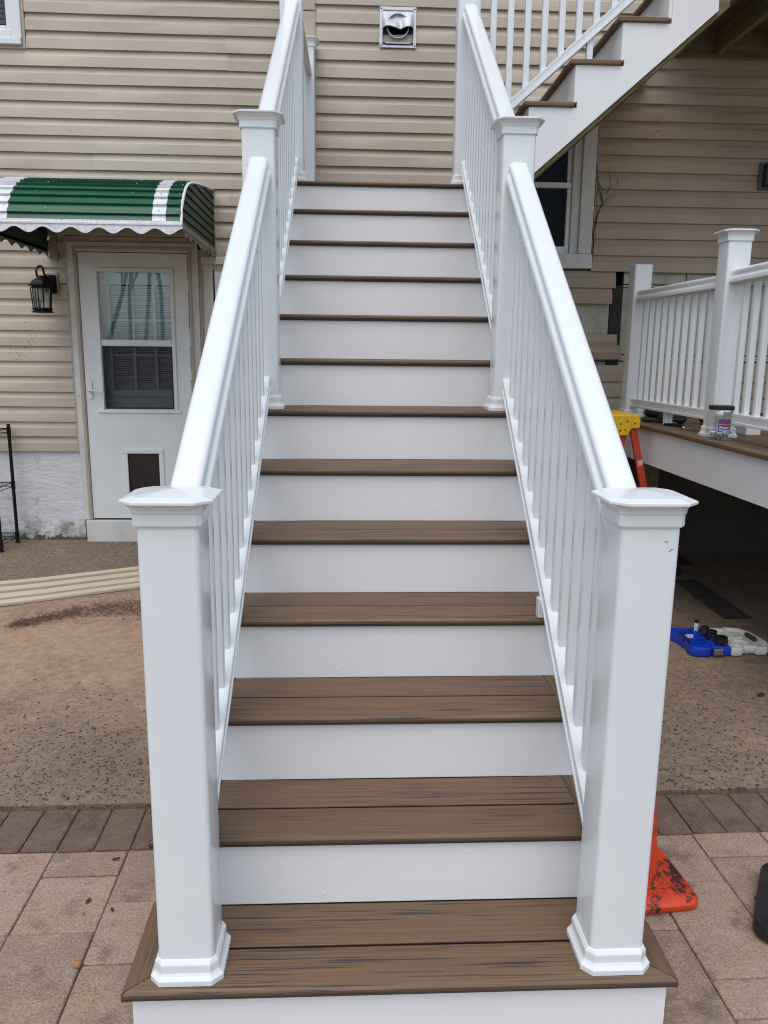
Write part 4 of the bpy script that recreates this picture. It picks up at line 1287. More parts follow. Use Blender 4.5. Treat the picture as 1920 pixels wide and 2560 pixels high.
# ------------------------------------------------------------------ upper flight, rising to the right
uf = empty('upper_staircase', (0.7, 3.1, 2.47), 'second white staircase flight rising right from the landing to the upper deck', 'staircase')
UR, UH = 0.2445, 0.2145
UY0, UY1 = 3.112, 4.36
def ux(k):      # riser face of upper tread k (k=1 first step above landing)
    return 0.918 + UR * (k - 2)
def uz(k):
    return 2.894 + UH * (k - 2)
for k in range(1, 6):
    t = empty('tread', (ux(k), UY0, uz(k))); t.parent = uf; t.location = ORG[t.name] - ORG['upper_staircase']
    x0, x1 = ux(k) - 0.032, ux(k + 1) - 0.001
    bw = 0.130
    # near return along X, mitred to the nosing board along Y
    deck_board(x0, x1, UY0 - 0.020, bw, uz(k), t, m0=1.0, name='return_board')
    mb = MB(); pr = [(-q, b_) for q, b_ in reversed(board_prof(bw))]
    mb.sweep(pr, (0.003, 0, 0), (UY1 - UY0 + 0.02, 0, 0), 'x', m0=-1.0)
    obj('deck_board', mb, BOARD, t, at=(x0, UY0 - 0.020, uz(k)), rot=(0, 0, rad(90)), smooth=40)
    mb = MB(); pr = [(-q, b_) for q, b_ in reversed(board_prof(x1 - x0 - bw - 0.004))]
    mb.sweep(pr, (bw + 0.004, 0, 0), (UY1 - UY0 + 0.02, 0, 0), 'x')
    obj('deck_board', mb, BOARD, t, at=(x0 + bw + 0.004, UY0 - 0.020, uz(k)), rot=(0, 0, rad(90)), smooth=40)
    mb = MB(); mb.box(0, 0.018, UY0 + 0.0, UY1, uz(k) - UH + 0.001, uz(k) - TH - 0.001)
    obj('riser', mb, PVC, uf, at=(ux(k), 0, 0))
poly = [(0.62, 2.542 + 0.8735 * (0.62 - 0.976))]
poly.append((0.62, uz(1) - UH - TH - 0.002)) if False else None
poly.append((0.62, 2.44))
poly.append((ux(1) + 0.02, 2.44))
for k in range(1, 6):
    poly.append((ux(k) + 0.019, uz(k) - TH - 0.001))
    poly.append((min(ux(k + 1) + 0.019, 1.922), uz(k) - TH - 0.001))
    if ux(k + 1) + 0.019 > 1.922:
        break
poly.append((1.922, 2.542 + 0.8735 * (1.922 - 0.976)))
poly = [p for p in poly if p]
mb = MB(); mb.prism(poly, 'y', UY0 - 0.004, UY0 + 0.016)
obj('stringer', mb, PVC, uf)
mb = MB()
for i, (x) in enumerate((ux(1), ux(2), ux(3), ux(4))):
    mb.box(x + 0.0005, x + 0.0185, UY0 - 0.006, UY0 + 0.018, uz(i + 1) - UH + 0.002, uz(i + 1) - TH - 0.003)
obj('riser_end', mb, PVC, uf)
for yy_, nm in ((UY0 + 0.020, 'stringer'), (UY0 + 0.6, 'stringer'), (UY1 - 0.045, 'stringer')):
    mb = MB()
    dz = -0.030
    mb.prism([(0.68, 2.542 + dz + 0.8735 * (0.68 - 0.976)), (0.68, 2.43), (1.99, 2.43 + 0.8735 * 1.31), (1.99, 2.542 + dz + 0.8735 * (1.99 - 0.976))], 'y', yy_, yy_ + 0.038)
    obj('inner_stringer', mb, PTWOODX, uf)
# its railing
ur = empty('railing', (0.66, 3.2, 2.75)); ur.parent = uf; ur.location = ORG[ur.name] - ORG['upper_staircase']
ry_ = 3.2
zb = lambda x: 2.938 + 0.8773 * (x - 0.846)
xa, xb_ = 0.655, 2.05
mb = MB(); mb.sweep([(a_, b_ * 1.15) for a_, b_ in BPROF], (xa, ry_, zb(xa)), (xb_, ry_, zb(xb_)), 'x'); obj('bottom_rail', mb, VINYL, ur, smooth=28)
mb = MB(); mb.sweep(HPROF, (xa, ry_, zb(xa) + 0.80), (xb_, ry_, zb(xb_) + 0.80), 'x'); obj('top_rail', mb, VINYL, ur, smooth=28)
mb = MB(); mb.loft([[(q[0], q[1], z) for q in rrect(0.033, 0.033, 0.004, 2)] for z in (0, 0.77)]); bme = mesh_of('baluster', mb, VINYL, 30)
for k in range(14):
    x = 0.723 + 0.0938 * k
    if x < xb_ - 0.03:
        obj('baluster', bme, None, ur, at=(x, ry_, zb(x) - 0.02))
mb = MB(); mb.box(-0.0165, 0.0165, -0.0165, 0.0165, 0.0006, zb(1.257) - 0.05 - uz(3)); obj('rail_foot', mb, VINYL, ur, at=(1.257, ry_, uz(3)), bevel=0.002)

# ------------------------------------------------------------------ upper deck
ud = empty('upper_deck', (3, 3.5, 3.6), 'weathered timber upper deck on joists above the right side of the yard', 'deck')
UDB, UDT = 3.582, 3.735
mb = MB(); mb.box(1.95, 6.0, RY - 0.055, RY - 0.017, UDB, UDT); obj('ledger_board', mb, PTWOODX, ud)
jx = [2.165, 2.455, 2.86, 3.27, 3.68, 4.09, 4.50, 4.91, 5.32, 5.73]
for x in jx:
    mb = MB(); mb.box(x, x + 0.038, 2.30, RY - 0.056, UDB, UDT)
    obj('joist', mb, PTWOOD, ud)
mb = MB(); mb.box(2.165, 6.0, 2.26, 2.299, UDB - 0.01, UDT); obj('rim_board', mb, PTWOODX, ud)
yy = 2.24
while yy < RY - 0.05:
    mb = MB(); mb.box(2.04 if yy > 3.0 else 2.14, 6.05, yy, min(yy + 0.138, RY - 0.018), UDT + 0.001, UDT + 0.027)
    obj('deck_board', mb, BOARD, ud); yy += 0.143
for x in (4.3, 5.9):
    mb = MB(); mb.box(x, x + 0.09, 2.40, 2.49, 0.02, UDB - 0.001); obj('support_post', mb, PTWOOD, ud)

# ------------------------------------------------------------------ low deck on the right
ld = empty('low_deck', (1.77, 3, 1.13), 'low brown composite deck with white fascia and railing at the right', 'deck')
DX, DZ, DY0 = 1.752, 1.132, 1.15
deck_board_y(DX, DY0, RY - 0.02, 0.14, DZ, ld, flip=True)
x = DX + 0.144
k = 0
while x < 6.8:  # boards carried far out of view to block light below
    deck_board_y(x, DY0, RY - 0.02, 0.14, DZ, ld, flip=True); x += 0.144
mb = MB(); mb.box(1.772, 1.792, DY0 + 0.022, RY - 0.02, 0.898, DZ - TH - 0.001); obj('fascia', mb, PVC, ld)
mb = MB(); mb.box(1.772, 6.9, DY0 + 0.001, DY0 + 0.021, 0.898, DZ - TH - 0.001); obj('fascia', mb, PVC, ld)
mb = MB(); mb.box(6.9, 6.92, DY0, RY - 0.02, 0.02, DZ - TH - 0.001); obj('light_block_skirt', mb, PVC, ld)  # unseen closure, added to keep light from the right out from under the deck
for yj in [1.35 + 0.4 * i for i in range(8)]:
    mb = MB(); mb.box(1.793, 6.9, yj, yj + 0.038, 0.91, DZ - TH - 0.001); obj('joist', mb, PTWOODX, ld)
for x, y in ((2.0, 1.5), (2.05, 3.95), (4.2, 1.5)):
    mb = MB(); mb.box(x, x + 0.09, y, y + 0.09, gz(y), 0.909); obj('support_post', mb, PTWOOD, ld)
PX = 1.905
MY, FY = 2.632, 4.01
post(PX, MY, DZ, DZ + 0.985, ld, capw=0.182)
post(PX + 0.023, FY, DZ, DZ + 1.02, ld, cap=False)
rail_y(ld, PX, PX + 0.02, MY + PW / 2 - 0.001, FY - PW / 2 + 0.001, DZ + 0.835, DZ + 0.852, DZ + 0.135, DZ + 0.128, MY + 0.105, 0.112, bw=0.030)
rail_y(ld, PX - 0.03, PX, DY0 + 0.14, MY - PW / 2 + 0.001, DZ + 0.85, DZ + 0.85, DZ + 0.137, DZ + 0.137, DY0 + 0.14 + 0.06, 0.1115, bw=0.030)
post(PX - 0.03, DY0 + 0.08, DZ, DZ + 0.985, ld)
mb = MB(); mb.box(-0.022, 0.022, -0.022, 0.022, 0.0006, 0.085); obj('rail_foot', mb, VINYL, ld, at=(PX + 0.01, 3.33, DZ), bevel=0.002)
mb = MB(); mb.box(-0.04, 0.04, -0.14, 0.14, 0.0006, 0.044); obj('spare_skirt', mb, VINYL, ld, at=(PX + 0.23, 2.84, DZ), bevel=0.003)

# ------------------------------------------------------------------ jar of screws on the low deck
jx_, jy_ = 1.842, 2.482
jar = empty('screw_jar', (jx_, jy_, DZ), 'clear plastic snack jar with black lid and blue label, part filled with screws', 'jar')
R_ = 0.069
mb = MB()
prof = [(R_ - 0.006, 0.001), (R_, 0.008), (R_, 0.035), (R_ - 0.003, 0.042), (R_ - 0.003, 0.105), (R_ + 0.001, 0.112), (R_ + 0.001, 0.128), (R_ - 0.006, 0.140), (R_ - 0.013, 0.146), (R_ - 0.013, 0.156)]
mb.lathe(prof, n=36)
obj('jar_body', mb, JARP, jar, at=(jx_, jy_, DZ), smooth=50)
mb = MB(); mb.lathe([(R_ - 0.010, 0.151), (R_ - 0.007, 0.152), (R_ - 0.007, 0.170), (R_ - 0.010, 0.172), (0.01, 0.1725)], n=36); obj('jar_lid', mb, BLACKP, jar, at=(jx_, jy_, DZ), smooth=40)
rs = random.Random(21)
mb = MB()
for i in range(150):
    t, rr = rs.uniform(0, 6.28), (R_ - 0.010) * math.sqrt(rs.random())
    z = 0.006 + rs.random() * 0.034
    d = Vector((rs.uniform(-1, 1), rs.uniform(-1, 1), rs.uniform(-.5, .5))).normalized() * 0.010
    c = Vector((rr * math.cos(t), rr * math.sin(t), z))
    c.x *= 0.86; c.y *= 0.86
    mb.tube([c - d, c + d * 0.8, c + d], 0.0018, 5)
    mb.tube([c + d, c + d * 1.15], 0.0036, 6)
obj('screws', mb, STEEL, jar, at=(jx_, jy_, DZ), kind='stuff')

def bend(pts, r, t0):
    """wrap (u, v) label coordinates round the jar: u metres along, v metres up"""
    return [(r * math.cos(t0 + u / r), r * math.sin(t0 + u / r), v) for u, v in pts]
T0 = math.atan2(-1.4735 - jy_, -0.0622 - jx_) + 0.33      # label faces the stairs
def patch(u0, u1, v0, v1, r, n=10, round_=False):
    mb = MB()
    mb.loft([bend([(u0 + (u1 - u0) * i / n, v0) for i in range(n + 1)], r, T0), bend([(u0 + (u1 - u0) * i / n, v1) for i in range(n + 1)], r, T0)], cap=False, closed=False)
    return mb
RB_ = R_ - 0.0022
obj('label', patch(-0.034, 0.034, 0.040, 0.110, RB_, 14), LWHITE, jar, at=(jx_, jy_, DZ))
lab = bpy.data.objects['label']
obj('label_field', patch(-0.0322, 0.0322, 0.0418, 0.1082, RB_ + 0.0003, 14), LBLUE, lab, at=(jx_, jy_, DZ))
obj('label_band', patch(-0.0322, 0.0322, 0.072, 0.090, RB_ + 0.0006, 14), LRED, lab, at=(jx_, jy_, DZ))
obj('label_badge', patch(-0.012, 0.012, 0.0935, 0.1055, RB_ + 0.0006, 8), LRED, lab, at=(jx_, jy_, DZ))
def text_on_jar(body, size, u, v, m, name, shear=0.0):
    cu = bpy.data.curves.new('lettering', 'FONT')
    cu.body = body; cu.size = size; cu.align_x = 'CENTER'; cu.resolution_u = 2; cu.shear = shear
    cu.offset = size * 0.02
    to = bpy.data.objects.new('lettering', cu)
    COL.objects.link(to)
    dg = bpy.context.evaluated_depsgraph_get()
    me = bpy.data.meshes.new_from_object(to.evaluated_get(dg))
    COL.objects.unlink(to); bpy.data.objects.remove(to); bpy.data.curves.remove(cu)
    r = RB_ + 0.0009
    for vv in me.vertices:
        uu = vv.co.x + u
        h = vv.co.y + v
        vv.co = (r * math.cos(T0 + uu / r), r * math.sin(T0 + uu / r), h)
    me.materials.clear(); me.materials.append(m)
    obj(name, me, None, lab, at=(jx_, jy_, DZ))
text_on_jar('PEANUT BUTTER', 0.0090, 0, 0.0775, LYEL, 'lettering')
text_on_jar('Pretzel', 0.0165, -0.003, 0.0595, LWHITE, 'lettering', 0.3)
text_on_jar('Nuggets', 0.0165, 0.001, 0.0465, LWHITE, 'lettering', 0.3)

# ---- odds and ends lying on the low deck
def bag(name, c, s, m, label, cat, seed, kind=None):
    """a small lumpy soft object: deformed rounded box, s = half sizes"""
    rs = random.Random(seed); mb = MB(); rings = []
    n = 14
    for i in range(7):
        k = i / 6
        z = s[2] * 2 * k
        sc = (math.sin(math.pi * (0.12 + 0.76 * k))) ** 0.5
        rings.append([(s[0] * sc * math.copysign(abs(math.cos(t)) ** 0.6, math.cos(t)) * (1 + rs.uniform(-.06, .06)), s[1] * sc * math.copysign(abs(math.sin(t)) ** 0.6, math.sin(t)) * (1 + rs.uniform(-.06, .06)), z * (1 + rs.uniform(-.05, .05))) for t in [2 * math.pi * j / n for j in range(n)]])
    mb.loft(rings)
    o = obj(name, mb, m, at=c, smooth=60)
    return tag(o, label, cat)
pl_ = empty('pliers', (1.93, 3.40, DZ), 'black handled pliers lying flat under the low deck railing', 'pliers', rz=rad(-62))
mb = MB(); mb.tube([(-0.15, 0.03, 0.012), (-0.05, 0.022, 0.013), (0.0, 0.004, 0.013)], 0.010, 8, r1=0.008); obj('handle', mb, BLACKP, pl_, at=(1.93, 3.40, DZ), smooth=60)
mb = MB(); mb.tube([(-0.15, -0.03, 0.012), (-0.05, -0.022, 0.013), (0.0, -0.004, 0.013)], 0.010, 8, r1=0.008); obj('handle', mb, BLACKP, pl_, at=(1.93, 3.40, DZ), smooth=60)
mb = MB(); mb.tube([(-0.01, 0, 0.013), (0.02, 0, 0.013), (0.09, 0, 0.010)], 0.012, 8, r1=0.004); obj('jaw', mb, STEEL, pl_, at=(1.93, 3.40, DZ), smooth=60)
kn = empty('utility_knife', (1.875, 3.27, DZ), 'thin black and silver knife near the edge of the low deck', 'knife', rz=rad(-60))
mb = MB(); mb.tube([(0, 0, 0.008), (0.06, 0.002, 0.010), (0.13, 0, 0.009)], 0.008, 8); obj('handle', mb, BLACKP, kn, at=(1.875, 3.27, DZ), smooth=60)
mb = MB(); mb.prism([(-0.09, 0.004), (0.0, -0.006), (0.0, 0.006)], 'z', 0.007, 0.009); obj('blade', mb, STEEL, kn, at=(1.875, 3.27, DZ))
bag('tool_roll', (2.02, 3.52, DZ), (0.07, 0.13, 0.025), BLACKP, 'dark lumpy tool roll behind the railing of the low deck', 'tool roll', 3)
bag('tool_pouch', (2.22, 3.30, DZ), (0.09, 0.16, 0.04), BLACKP, 'black tool pouch lying further back on the low deck', 'tool pouch', 5)
bag('work_glove', (2.10, 3.95, DZ), (0.08, 0.11, 0.03), DARK, 'black work glove crumpled beside the far deck post', 'glove', 8)
bag('work_bag', (2.45, 2.35, DZ), (0.13, 0.22, 0.14), DARK, 'rounded black work bag behind the near railing of the low deck', 'bag', 9)
o = obj('screw_hook', MB().tube([(0.0, 0.05, 0.006), (0.0, 0.0, 0.006), (0.004, -0.02, 0.008), (-0.012, -0.024, 0.02)], 0.0035, 6), STEEL, at=(1.885, 2.98, DZ), rot=(0, 0, rad(-50))); tag(o, 'small bent steel hook lying on the low deck between knife and jar', 'hook')

# ------------------------------------------------------------------ step ladder
la = empty('step_ladder', (1.60, 3.17, gz(3.17)), 'paint spattered red stepladder with yellow top standing beside the low deck', 'ladder')
LYc = 3.17; LT = 1.205
mb = MB()
cp = [(1.475, LT - 0.125), (1.475, LT - 0.01), (1.485, LT), (1.665, LT), (1.678, LT - 0.012), (1.680, LT - 0.072), (1.672, LT - 0.080), (1.632, LT - 0.082), (1.622, LT - 0.092), (1.612, LT - 0.118), (1.600, LT - 0.125)]
mb.prism(cp, 'y', LYc - 0.02, LYc + 0.40)
obj('ladder_top', mb, LADYEL, la, bevel=0.006)
mb = MB()
for x, z in ((1.56, LT - 0.055), (1.60, LT - 0.04), (1.645, LT - 0.05), (1.56, LT - 0.095), (1.59, LT - 0.09)):
    mb.lathe([(0.0055, LYc - 0.0205), (0.0055, LYc - 0.0215)], (x, z), 8, axis='y')
o = obj('bolt_hole', mb, BLACKP, la); o['kind'] = 'stuff'
for yf in (LYc - 0.004, LYc + 0.36):
    for x0, x1, nm in ((1.578, 1.40, 'front_leg'), (1.645, 1.925, 'rear_leg')):
        mb = MB(); wl = 0.062 if nm == 'front_leg' else 0.042
        g = gz(LYc)
        t = (x1 - x0)
        zt = LT - (0.126 if nm == 'front_leg' else 0.082)
        mb.loft([[(x0 - wl / 2, yf, zt), (x0 + wl / 2, yf, zt), (x0 + wl / 2, yf + 0.026, zt), (x0 - wl / 2, yf + 0.026, zt)], [(x1 - wl / 2, yf, g), (x1 + wl / 2, yf, g), (x1 + wl / 2, yf + 0.026, g), (x1 - wl / 2, yf + 0.026, g)]])
        obj(nm, mb, LADRED, la, bevel=0.003)
for k in range(3):
    z = 0.30 + 0.27 * k
    u = (LT - 0.126 - z) / (LT - 0.126)
    x = 1.578 - 0.178 * u
    mb = MB(); mb.box(x - 0.04, x + 0.04, LYc + 0.023, LYc + 0.359, z - 0.02, z); obj('step', mb, GALV, la)
mb = MB(); mb.tube([(1.36, LYc + 0.01, 0.70), (1.52, LYc + 0.01, 0.735), (1.76, LYc + 0.01, 0.70)], 0.006, 6); obj('spreader', mb, GALV, la)
mb = MB()
mb.prism([(1.485, 0.99), (1.510, 1.005), (1.521, 0.93), (1.512, 0.88), (1.493, 0.83), (1.470, 0.86)], 'y', LYc - 0.0052, LYc - 0.0042)
obj('torn_sticker', mb, LWHITE, la)

# ------------------------------------------------------------------ traffic cone
cn = empty('traffic_cone', (0.778, 0.598, 0), 'scuffed orange traffic cone tucked behind the right front stair post', 'cone', rz=rad(6))
cc = (0.778, 0.598, 0)
mb = MB()
pr = lambda w_, r, z: [(q[0], q[1], z) for q in rrect(w_, w_, r, 4)]
mb.loft([pr(0.312, 0.045, 0.001), pr(0.320, 0.045, 0.007), pr(0.318, 0.045, 0.020), pr(0.302, 0.040, 0.0275), pr(0.22, 0.07, 0.031)])
obj('cone_base', mb, ORANGE, cn, at=cc, smooth=40)
mb = MB()
mb.lathe([(0.098, 0.029), (0.090, 0.035), (0.086, 0.055), (0.064, 0.30), (0.045, 0.48), (0.030, 0.64), (0.026, 0.70), (0.020, 0.705), (0.016, 0.70), (0.016, 0.60)], n=28)
obj('cone_body', mb, ORANGE, cn, at=cc, smooth=50)

# ------------------------------------------------------------------ black rubber slab at the right edge
ct = (1.268, 0.384, 0)
mb = MB()
pr = lambda a_, b_, r, z: [(q[0], q[1], z) for q in rrect(a_, b_, r, 6)]
mb.loft([pr(0.32, 0.34, 0.045, 0.002), pr(0.34, 0.36, 0.055, 0.012), pr(0.34, 0.36, 0.055, 0.040), pr(0.33, 0.35, 0.050, 0.048), pr(0.30, 0.32, 0.045, 0.050), pr(0.285, 0.305, 0.04, 0.046), pr(0.05, 0.05, 0.02, 0.045)])
o = obj('rubber_slab', mb, TUBM, at=ct, rot=(0, 0, rad(58)), smooth=45)
tag(o, 'flat dusty black rubber slab lying on the pavers at the right edge', 'rubber mat')

# ------------------------------------------------------------------ open tool case
tc_ = empty('tool_case', (1.92, 2.46, gz(2.46)), 'open plastic hole saw case, blue base and ivory lid, on the concrete', 'tool case', rz=rad(2))
cz = gz(2.46)
cw = (1.92, 2.46, cz)
def case_half(poly, wells, m, name, hgt):
    """a shallow tray: rim outline polygon with a recessed floor and side wall"""
    mb = MB()
    c = (sum(p[0] for p in poly) / len(poly), sum(p[1] for p in poly) / len(poly))
    sc = lambda s, z: [(c[0] + (p[0] - c[0]) * s, c[1] + (p[1] - c[1]) * s, z) for p in poly]
    mb.loft([sc(0.97, 0.003), sc(1.0, 0.010), sc(1.0, hgt - 0.004), sc(0.985, hgt), sc(0.90, hgt), sc(0.885, hgt - 0.016)])
    o = obj(name, mb, m, tc_, at=cw, smooth=35)
    return o
bluep = [(0.005, -0.150), (-0.03, -0.155), (-0.05, -0.142), (-0.095, -0.142), (-0.115, -0.158), (-0.17, -0.155), (-0.20, -0.135), (-0.205, -0.10), (-0.19, -0.03), (-0.20, 0.06), (-0.225, 0.10), (-0.215, 0.145), (-0.17, 0.155), (-0.10, 0.135), (-0.06, 0.15), (0.005, 0.15)]
ivp = [(0.008, -0.150), (0.03, -0.158), (0.065, -0.152), (0.085, -0.125), (0.145, -0.125), (0.16, -0.15), (0.20, -0.15), (0.235, -0.115), (0.245, -0.05), (0.235, 0.08), (0.20, 0.15), (0.13, 0.165), (0.10, 0.15), (0.06, 0.158), (0.008, 0.15)]
case_half(bluep, None, BLUE, 'case_base', 0.052)
case_half(ivp, None, IVORY, 'case_lid', 0.046)
mb = MB(); mb.lathe([(0.046, 0.036), (0.043, 0.049), (0.039, 0.049), (0.037, 0.037)], (-0.075, -0.085), 24); mb.box(-0.165, -0.06, -0.012, 0.0, 0.036, 0.047); mb.box(-0.165, -0.06, 0.05, 0.062, 0.036, 0.047)
for i in range(5):
    mb.box(-0.15 + 0.022 * i, -0.14 + 0.022 * i, 0.07, 0.12, 0.036, 0.046)
obj('case_divider', mb, BLUE, tc_, at=cw, smooth=40)
mb = MB(); mb.prism(rrect(0.028, 0.10, 0.012, 3, -0.178, 0.005), 'z', 0.0362, 0.0535); obj('case_grip', mb, NAVY, tc_, at=cw)
mb = MB(); mb.lathe([(0.050, 0.030), (0.046, 0.042), (0.041, 0.042), (0.038, 0.031)], (0.10, -0.06), 24); mb.box(0.04, 0.16, 0.02, 0.028, 0.030, 0.041); mb.box(0.04, 0.048, 0.03, 0.11, 0.030, 0.041); mb.box(0.12, 0.128, 0.03, 0.11, 0.030, 0.040)
obj('case_divider', mb, IVORY, tc_, at=cw, smooth=40)
mb = MB(); mb.prism(rrect(0.022, 0.10, 0.010, 3, 0.205, 0.02), 'z', 0.0302, 0.0475); obj('case_grip', mb, CONCW, tc_, at=cw)
mb = MB(); mb.box(-0.095, -0.045, -0.168, -0.1425, 0.012, 0.046); obj('latch', mb, STEEL, tc_, at=cw, bevel=0.003)
mb = MB(); mb.box(0.09, 0.14, -0.140, -0.1255, 0.018, 0.034); obj('latch', mb, IVORY, tc_, at=cw, bevel=0.003)
mb = MB(); mb.box(-0.155, -0.115, 0.024, 0.037, 0.0362, 0.0545); obj('paper_tag', mb, LWHITE, tc_, at=cw)
for i, (dx, dy, r, h) in enumerate(((-0.008, -0.075, 0.034, 0.045), (-0.022, 0.005, 0.027, 0.05), (-0.034, 0.066, 0.024, 0.05), (-0.028, -0.03, 0.018, 0.04))):
    mb = MB(); zz = 0.037
    mb.lathe([(r, zz), (r, zz + h * 0.55), (r * 0.92, zz + h * 0.6), (r * 0.92, zz + h * 0.95), (r * 0.8, zz + h), (r * 0.78, zz + h * 0.4)], n=20)
    o = obj('hole_saw', mb, BLACKP, at=(cw[0] + dx, cw[1] + dy, cz), smooth=40)
    tag(o, ['largest black hole saw, nearest the latch of the blue case', 'middle black hole saw on the inner edge of the blue case', 'black hole saw near the white topped bottle in the case', 'smallest black hole saw lying between two larger ones'][i], 'hole saw', 'black hole saws in the open case')
mb = MB(); mb.lathe([(0.012, 0.037), (0.012, 0.085), (0.010, 0.09)], n=14); bo = obj('arbor_bit', mb, LWHITE, at=(cw[0] - 0.055, cw[1] + 0.125, cz), smooth=40)
tag(bo, 'upright white arbor with black cap at the back of the blue case', 'drill arbor')
mb = MB(); mb.lathe([(0.0135, 0.0905), (0.0135, 0.102), (0.010, 0.104)], n=14); obj('cap', mb, BLACKP, bo, at=(cw[0] - 0.055, cw[1] + 0.125, cz), smooth=40)

bag('navy_cloth', (2.235, 3.82, gz(3.8)), (0.075, 0.06, 0.026), NAVY, 'dark navy cloth bundle on the ground under the low deck', 'cloth', 12)

# ------------------------------------------------------------------ vinyl siding offcut on the yard, left
so = empty('siding_offcut', (-1.8, 3.31, gz(3.31)), 'long beige vinyl siding offcut lying on the concrete left of the stairs', 'siding')
ang = math.atan2(3.488 - 3.14, -1.428 + 2.146)
mb = MB()
pr = [(0.0, 0.004), (0.0, 0.020), (0.030, 0.034), (0.036, 0.027), (0.036, 0.046), (0.074, 0.062), (0.082, 0.054), (0.080, 0.076), (0.118, 0.090), (0.127, 0.082), (0.124, 0.104), (0.150, 0.112), (0.160, 0.114), (0.162, 0.108), (0.10, 0.045), (0.02, 0.006)]
rings = []
for i in range(9):
    t = -1.15 + 2.3 * i / 8 + 0.15
    wob = 0.004 * math.sin(i * 1.7)
    rings.append([(t, a, max(0.003, b * (1 + 0.05 * math.sin(i)) + wob)) for a, b in pr])
mb.loft(rings)
o = obj('panel', mb, mat('cream_vinyl', (0.52, 0.44, 0.32), 0.5, var=0.06, vscale=4), so, at=(-1.787, 3.315, gz(3.3)), rot=(0, 0, ang), smooth=25)

# ------------------------------------------------------------------ wire rack at the left edge
rk = empty('wire_rack', (-3.1, 4.6, gz(4.6)), 'black wire shelving rack against the wall at the left edge', 'rack')
RX1, RX0, RYa, RYb = -2.672, -3.55, 4.42, 4.72
gzr = gz(4.6)
for x in (RX0, RX1):
    for y in (RYa, RYb):
        mb = MB(); mb.tube([(x, y, gzr), (x, y, 0.985)], 0.0125, 10); mb.tube([(x, y, gzr), (x, y, gzr + 0.012)], 0.018, 10)
        obj('rack_post', mb, BLACKM, rk, smooth=60)
for z in (0.125, 0.53, 0.95):
    s_ = empty('rack_shelf', (RX0, RYa, z)); s_.parent = rk; s_.location = ORG[s_.name] - ORG['wire_rack']
    mb = MB()
    for y in (RYa, RYb):
        mb.tube([(RX0, y, z), (RX1, y, z)], 0.004, 6); mb.tube([(RX0, y, z - 0.03), (RX1, y, z - 0.03)], 0.003, 6)
    for x in (RX0, RX1):
        mb.tube([(x, RYa, z), (x, RYb, z)], 0.004, 6); mb.tube([(x, RYa, z - 0.03), (x, RYb, z - 0.03)], 0.003, 6)
        mb.tube([(x, RYa, z - 0.05), (x, RYa, z + 0.012)], 0.017, 8); mb.tube([(x, RYb, z - 0.05), (x, RYb, z + 0.012)], 0.017, 8)
    obj('shelf_rim', mb, BLACKM, s_)
    mb = MB()
    for i in range(1, 34):
        x = RX0 + (RX1 - RX0) * i / 34
        mb.tube([(x, RYa, z + 0.004), (x, RYb, z + 0.004)], 0.0018, 4)
    o = obj('shelf_wire', mb, BLACKM, s_); o['kind'] = 'stuff'

# ------------------------------------------------------------------ dry vine on the right wall
dv = MB()
rs = random.Random(2)
def twig(pts, r):
    dv.tube([(x, RY - 0.02 - rs.uniform(0, 0.012), z) for x, z in pts], r, 5, r1=r * 0.5)
twig([(1.692, 2.20), (1.700, 2.32), (1.695, 2.42), (1.72, 2.53), (1.745, 2.62), (1.735, 2.70), (1.70, 2.77), (1.69, 2.83)], 0.004)
twig([(1.695, 2.42), (1.705, 2.50), (1.73, 2.57), (1.765, 2.63), (1.80, 2.66)], 0.003)
twig([(1.745, 2.62), (1.725, 2.68), (1.705, 2.74), (1.70, 2.80), (1.692, 2.87)], 0.003)
twig([(1.73, 2.59), (1.78, 2.62), (1.82, 2.655), (1.845, 2.69)], 0.002)
twig([(1.775, 2.68), (1.80, 2.74), (1.785, 2.80), (1.775, 2.85)], 0.002)
twig([(1.70, 2.48), (1.712, 2.56), (1.70, 2.64), (1.712, 2.72)], 0.0025)
twig([(1.70, 2.30), (1.71, 2.38), (1.705, 2.46), (1.73, 2.51)], 0.002)
twig([(1.845, 2.74), (1.85, 2.79), (1.865, 2.82)], 0.0015)
o = obj('dry_vine', dv, TWIG); tag(o, 'dry brown vine stems climbing beside the right window', 'vine')

# ------------------------------------------------------------------ loose stuff on the ground
rs = random.Random(31)
mb = MB()
path = [(-1.95, 2.83), (-1.83, 2.90), (-1.69, 3.02), (-1.52, 3.10), (-1.36, 3.12), (-1.20, 3.10)]
for i in range(2000):
    t = rs.random() * (len(path) - 1); k = int(t); f = t - k
    x = path[k][0] + (path[k + 1][0] - path[k][0]) * f; y = path[k][1] + (path[k + 1][1] - path[k][1]) * f
    wd = 0.035 + 0.06 * min(1, t / 4)
    x += rs.gauss(0, wd * 0.6); y += rs.gauss(0, wd)
    a_ = rs.uniform(0, math.pi); ln = rs.uniform(0.012, 0.035)
    z = gz(y) + 0.002 + rs.random() * 0.006
    dx, dy = math.cos(a_) * ln, math.sin(a_) * ln
    nx, ny = -math.sin(a_) * 0.0012, math.cos(a_) * 0.0012
    mb.add([(x - nx, y - ny, z), (x + nx, y + ny, z), (x + dx + nx, y + dy + ny, z + rs.uniform(0, .004)), (x + dx - nx, y + dy - ny, z + 0.001)], [(0, 1, 2, 3)])
obj('pine_needles', mb, NEEDLE, kind='stuff')
mb = MB()
